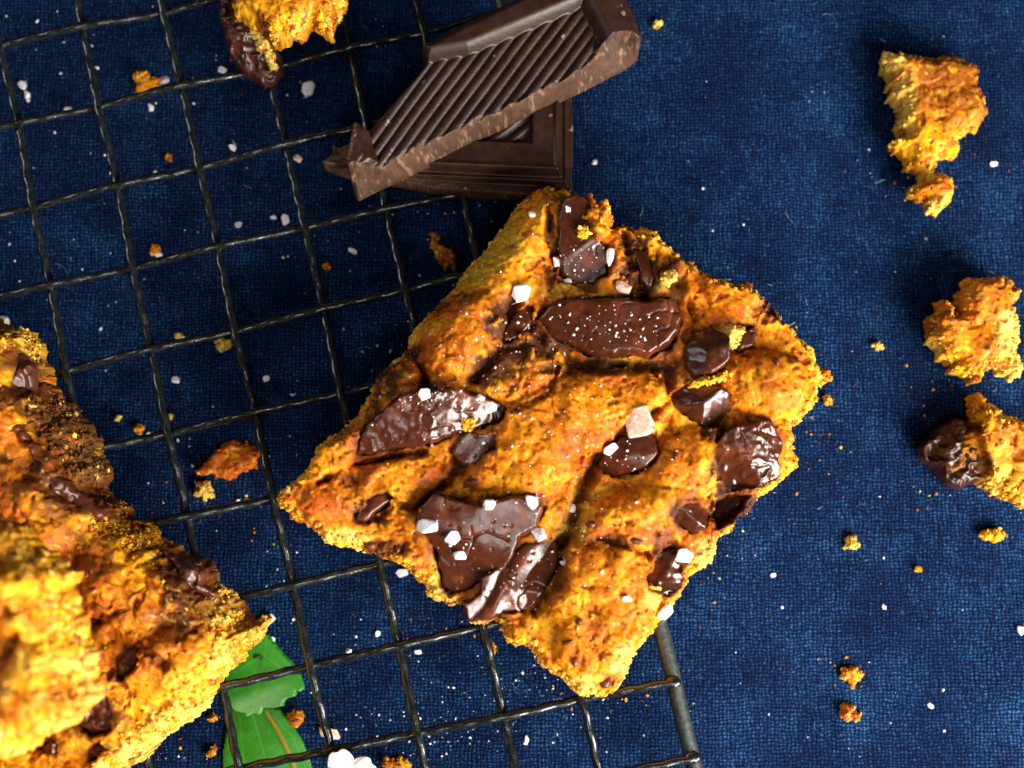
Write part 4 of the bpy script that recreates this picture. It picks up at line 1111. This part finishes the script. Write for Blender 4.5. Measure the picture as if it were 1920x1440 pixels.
# fine salt dust: on the cloth under the rack and on the bar
r = np.random.RandomState(5)
def dust(name, pts, R, label, on_bar):
    P = []; RR = []
    for (x, y), q in zip(pts, R):
        loc, nor, ob = drop(x, y) if on_bar else drop_past_rack(x, y)
        P.append((loc.x/S, loc.y/S, loc.z/S+q*0.3)); RR.append(q)
    o = grains(name, np.array(P), np.array(RR), np.full((len(P), 3), 0.9), M_salt, None, 3, flat=0.7)
    tag(o, label, 'salt', None, 'stuff'); return o
pts = []; R = []
for _ in range(240):
    x = r.uniform(-60, 900); y = r.uniform(-40, 1440)
    pts.append((x, y)); R.append(1.2+2.6*r.rand()**3)
for _ in range(110):
    x = r.normal(1010, 90); y = r.normal(1290, 55)
    pts.append((x, y)); R.append(0.7+2.4*r.rand()**3)
for _ in range(60):
    x = r.normal(800, 70); y = r.normal(1350, 60)
    pts.append((x, y)); R.append(0.9+2.3*r.rand()**3)
for _ in range(80):
    x = r.uniform(1180, 1960); y = r.uniform(-40, 1440)
    pts.append((x, y)); R.append(0.8+2.0*r.rand()**3)
dust('salt_dust', pts, R, 'fine white salt dust scattered over the navy cloth', False)
pts = []; R = []
for (cx, cy, sx, sy, n) in [(1120,610,70,25,60),(1200,610,40,30,25),(860,735,60,14,45),(800,745,30,10,20),(1090,500,30,25,40),(985,650,40,50,50),(900,650,60,50,40),(1000,800,120,60,60),(1190,850,30,25,14),(1080,1000,30,60,40),(930,1000,70,50,30),(960,1090,40,30,20),(1060,720,100,40,40),(820,790,60,20,20),(930,440,50,50,24),(1150,900,90,60,40),(720,640,60,70,20)]:
    for _ in range(n):
        pts.append((r.normal(cx, sx), r.normal(cy, sy))); R.append(0.8+2.2*r.rand()**3)
dust('salt_dust', pts, R, 'fine salt crystals sprinkled over the cookie bar in the middle', True)

# lint fibres caught in the weave
V = []; F = []; rl = random.Random(12); sides = 3
for q in range(34):
    x = rl.uniform(1200, 1930) if q < 22 else rl.uniform(0, 1200); y = rl.uniform(0, 1440)
    a = rl.uniform(0, 6.28); L = rl.uniform(10, 34); cu = rl.uniform(-.09, .09)
    p = []; cx_, cy_ = W(x, y, 0); cx_ = float(cx_); cy_ = float(cy_)
    for i in range(9):
        z_ = float(cloth_z(np.array(cx_), np.array(cy_)))+1.5+2.5*math.sin(i*.7)**2
        p.append((cx_, cy_, z_)); cx_ += math.cos(a)*L/8; cy_ += math.sin(a)*L/8; a += cu*L/8
    b0 = len(V)
    for (u, w, z_) in p:
        for k in range(sides):
            t = k*2*math.pi/sides; V.append((u-math.sin(a)*0.55*math.cos(t), w+math.cos(a)*0.55*math.cos(t), z_+0.55*math.sin(t)))
    for i in range(8):
        for k in range(sides):
            F.append((b0+i*sides+k, b0+i*sides+(k+1) % sides, b0+(i+1)*sides+(k+1) % sides, b0+(i+1)*sides+k))
ml, ntl, bl = new_mat('pale_blue_lint'); bl.inputs['Roughness'].default_value = 0.9
ntl.links.new(ramp(ntl, noise(ntl, objco(ntl, 1000), 0.5), [(0.3, (0.10, 0.22, 0.36)), (0.7, (0.30, 0.42, 0.52))]), bl.inputs['Base Color'])
lint = obj('lint', mesh_np('lint', np.array(V)*S, np.array(F), None, [ml]))
tag(lint, 'fine pale lint fibres caught in the navy cloth', 'lint', None, 'stuff')

# crumb dust that fell off the bars and the loose pieces
r = np.random.RandomState(21); P = []; R = []; C = []
for (cx_, cy_, sx_, sy_, n_) in [(560,960,70,50,26),(900,1180,120,30,26),(1120,1300,60,24,26),(1330,1080,60,60,30),(1500,800,50,70,30),(1720,330,60,50,26),(1800,660,60,60,26),(1760,880,50,50,26),(330,960,60,60,30),(300,1420,60,30,20),(520,110,60,40,24),(1580,1280,50,50,12),(860,420,50,60,16)]:
    for _ in range(n_):
        x, y = r.normal(cx_, sx_), r.normal(cy_, sy_); q = 0.9+2.6*r.rand()**3
        z = ground(x, y); wx, wy = W(x, y, z)
        P.append((float(wx), float(wy), z+q*.4)); R.append(q); C.append([ORANGE, GOLD, YEL, PALE, RUST][r.randint(5)])
cd = grains('crumb_dust', np.array(P), np.array(R), np.array(C), M_dough, None, 31)
tag(cd, 'fine orange crumb dust scattered on the cloth around the bars', 'crumbs', None, 'stuff')
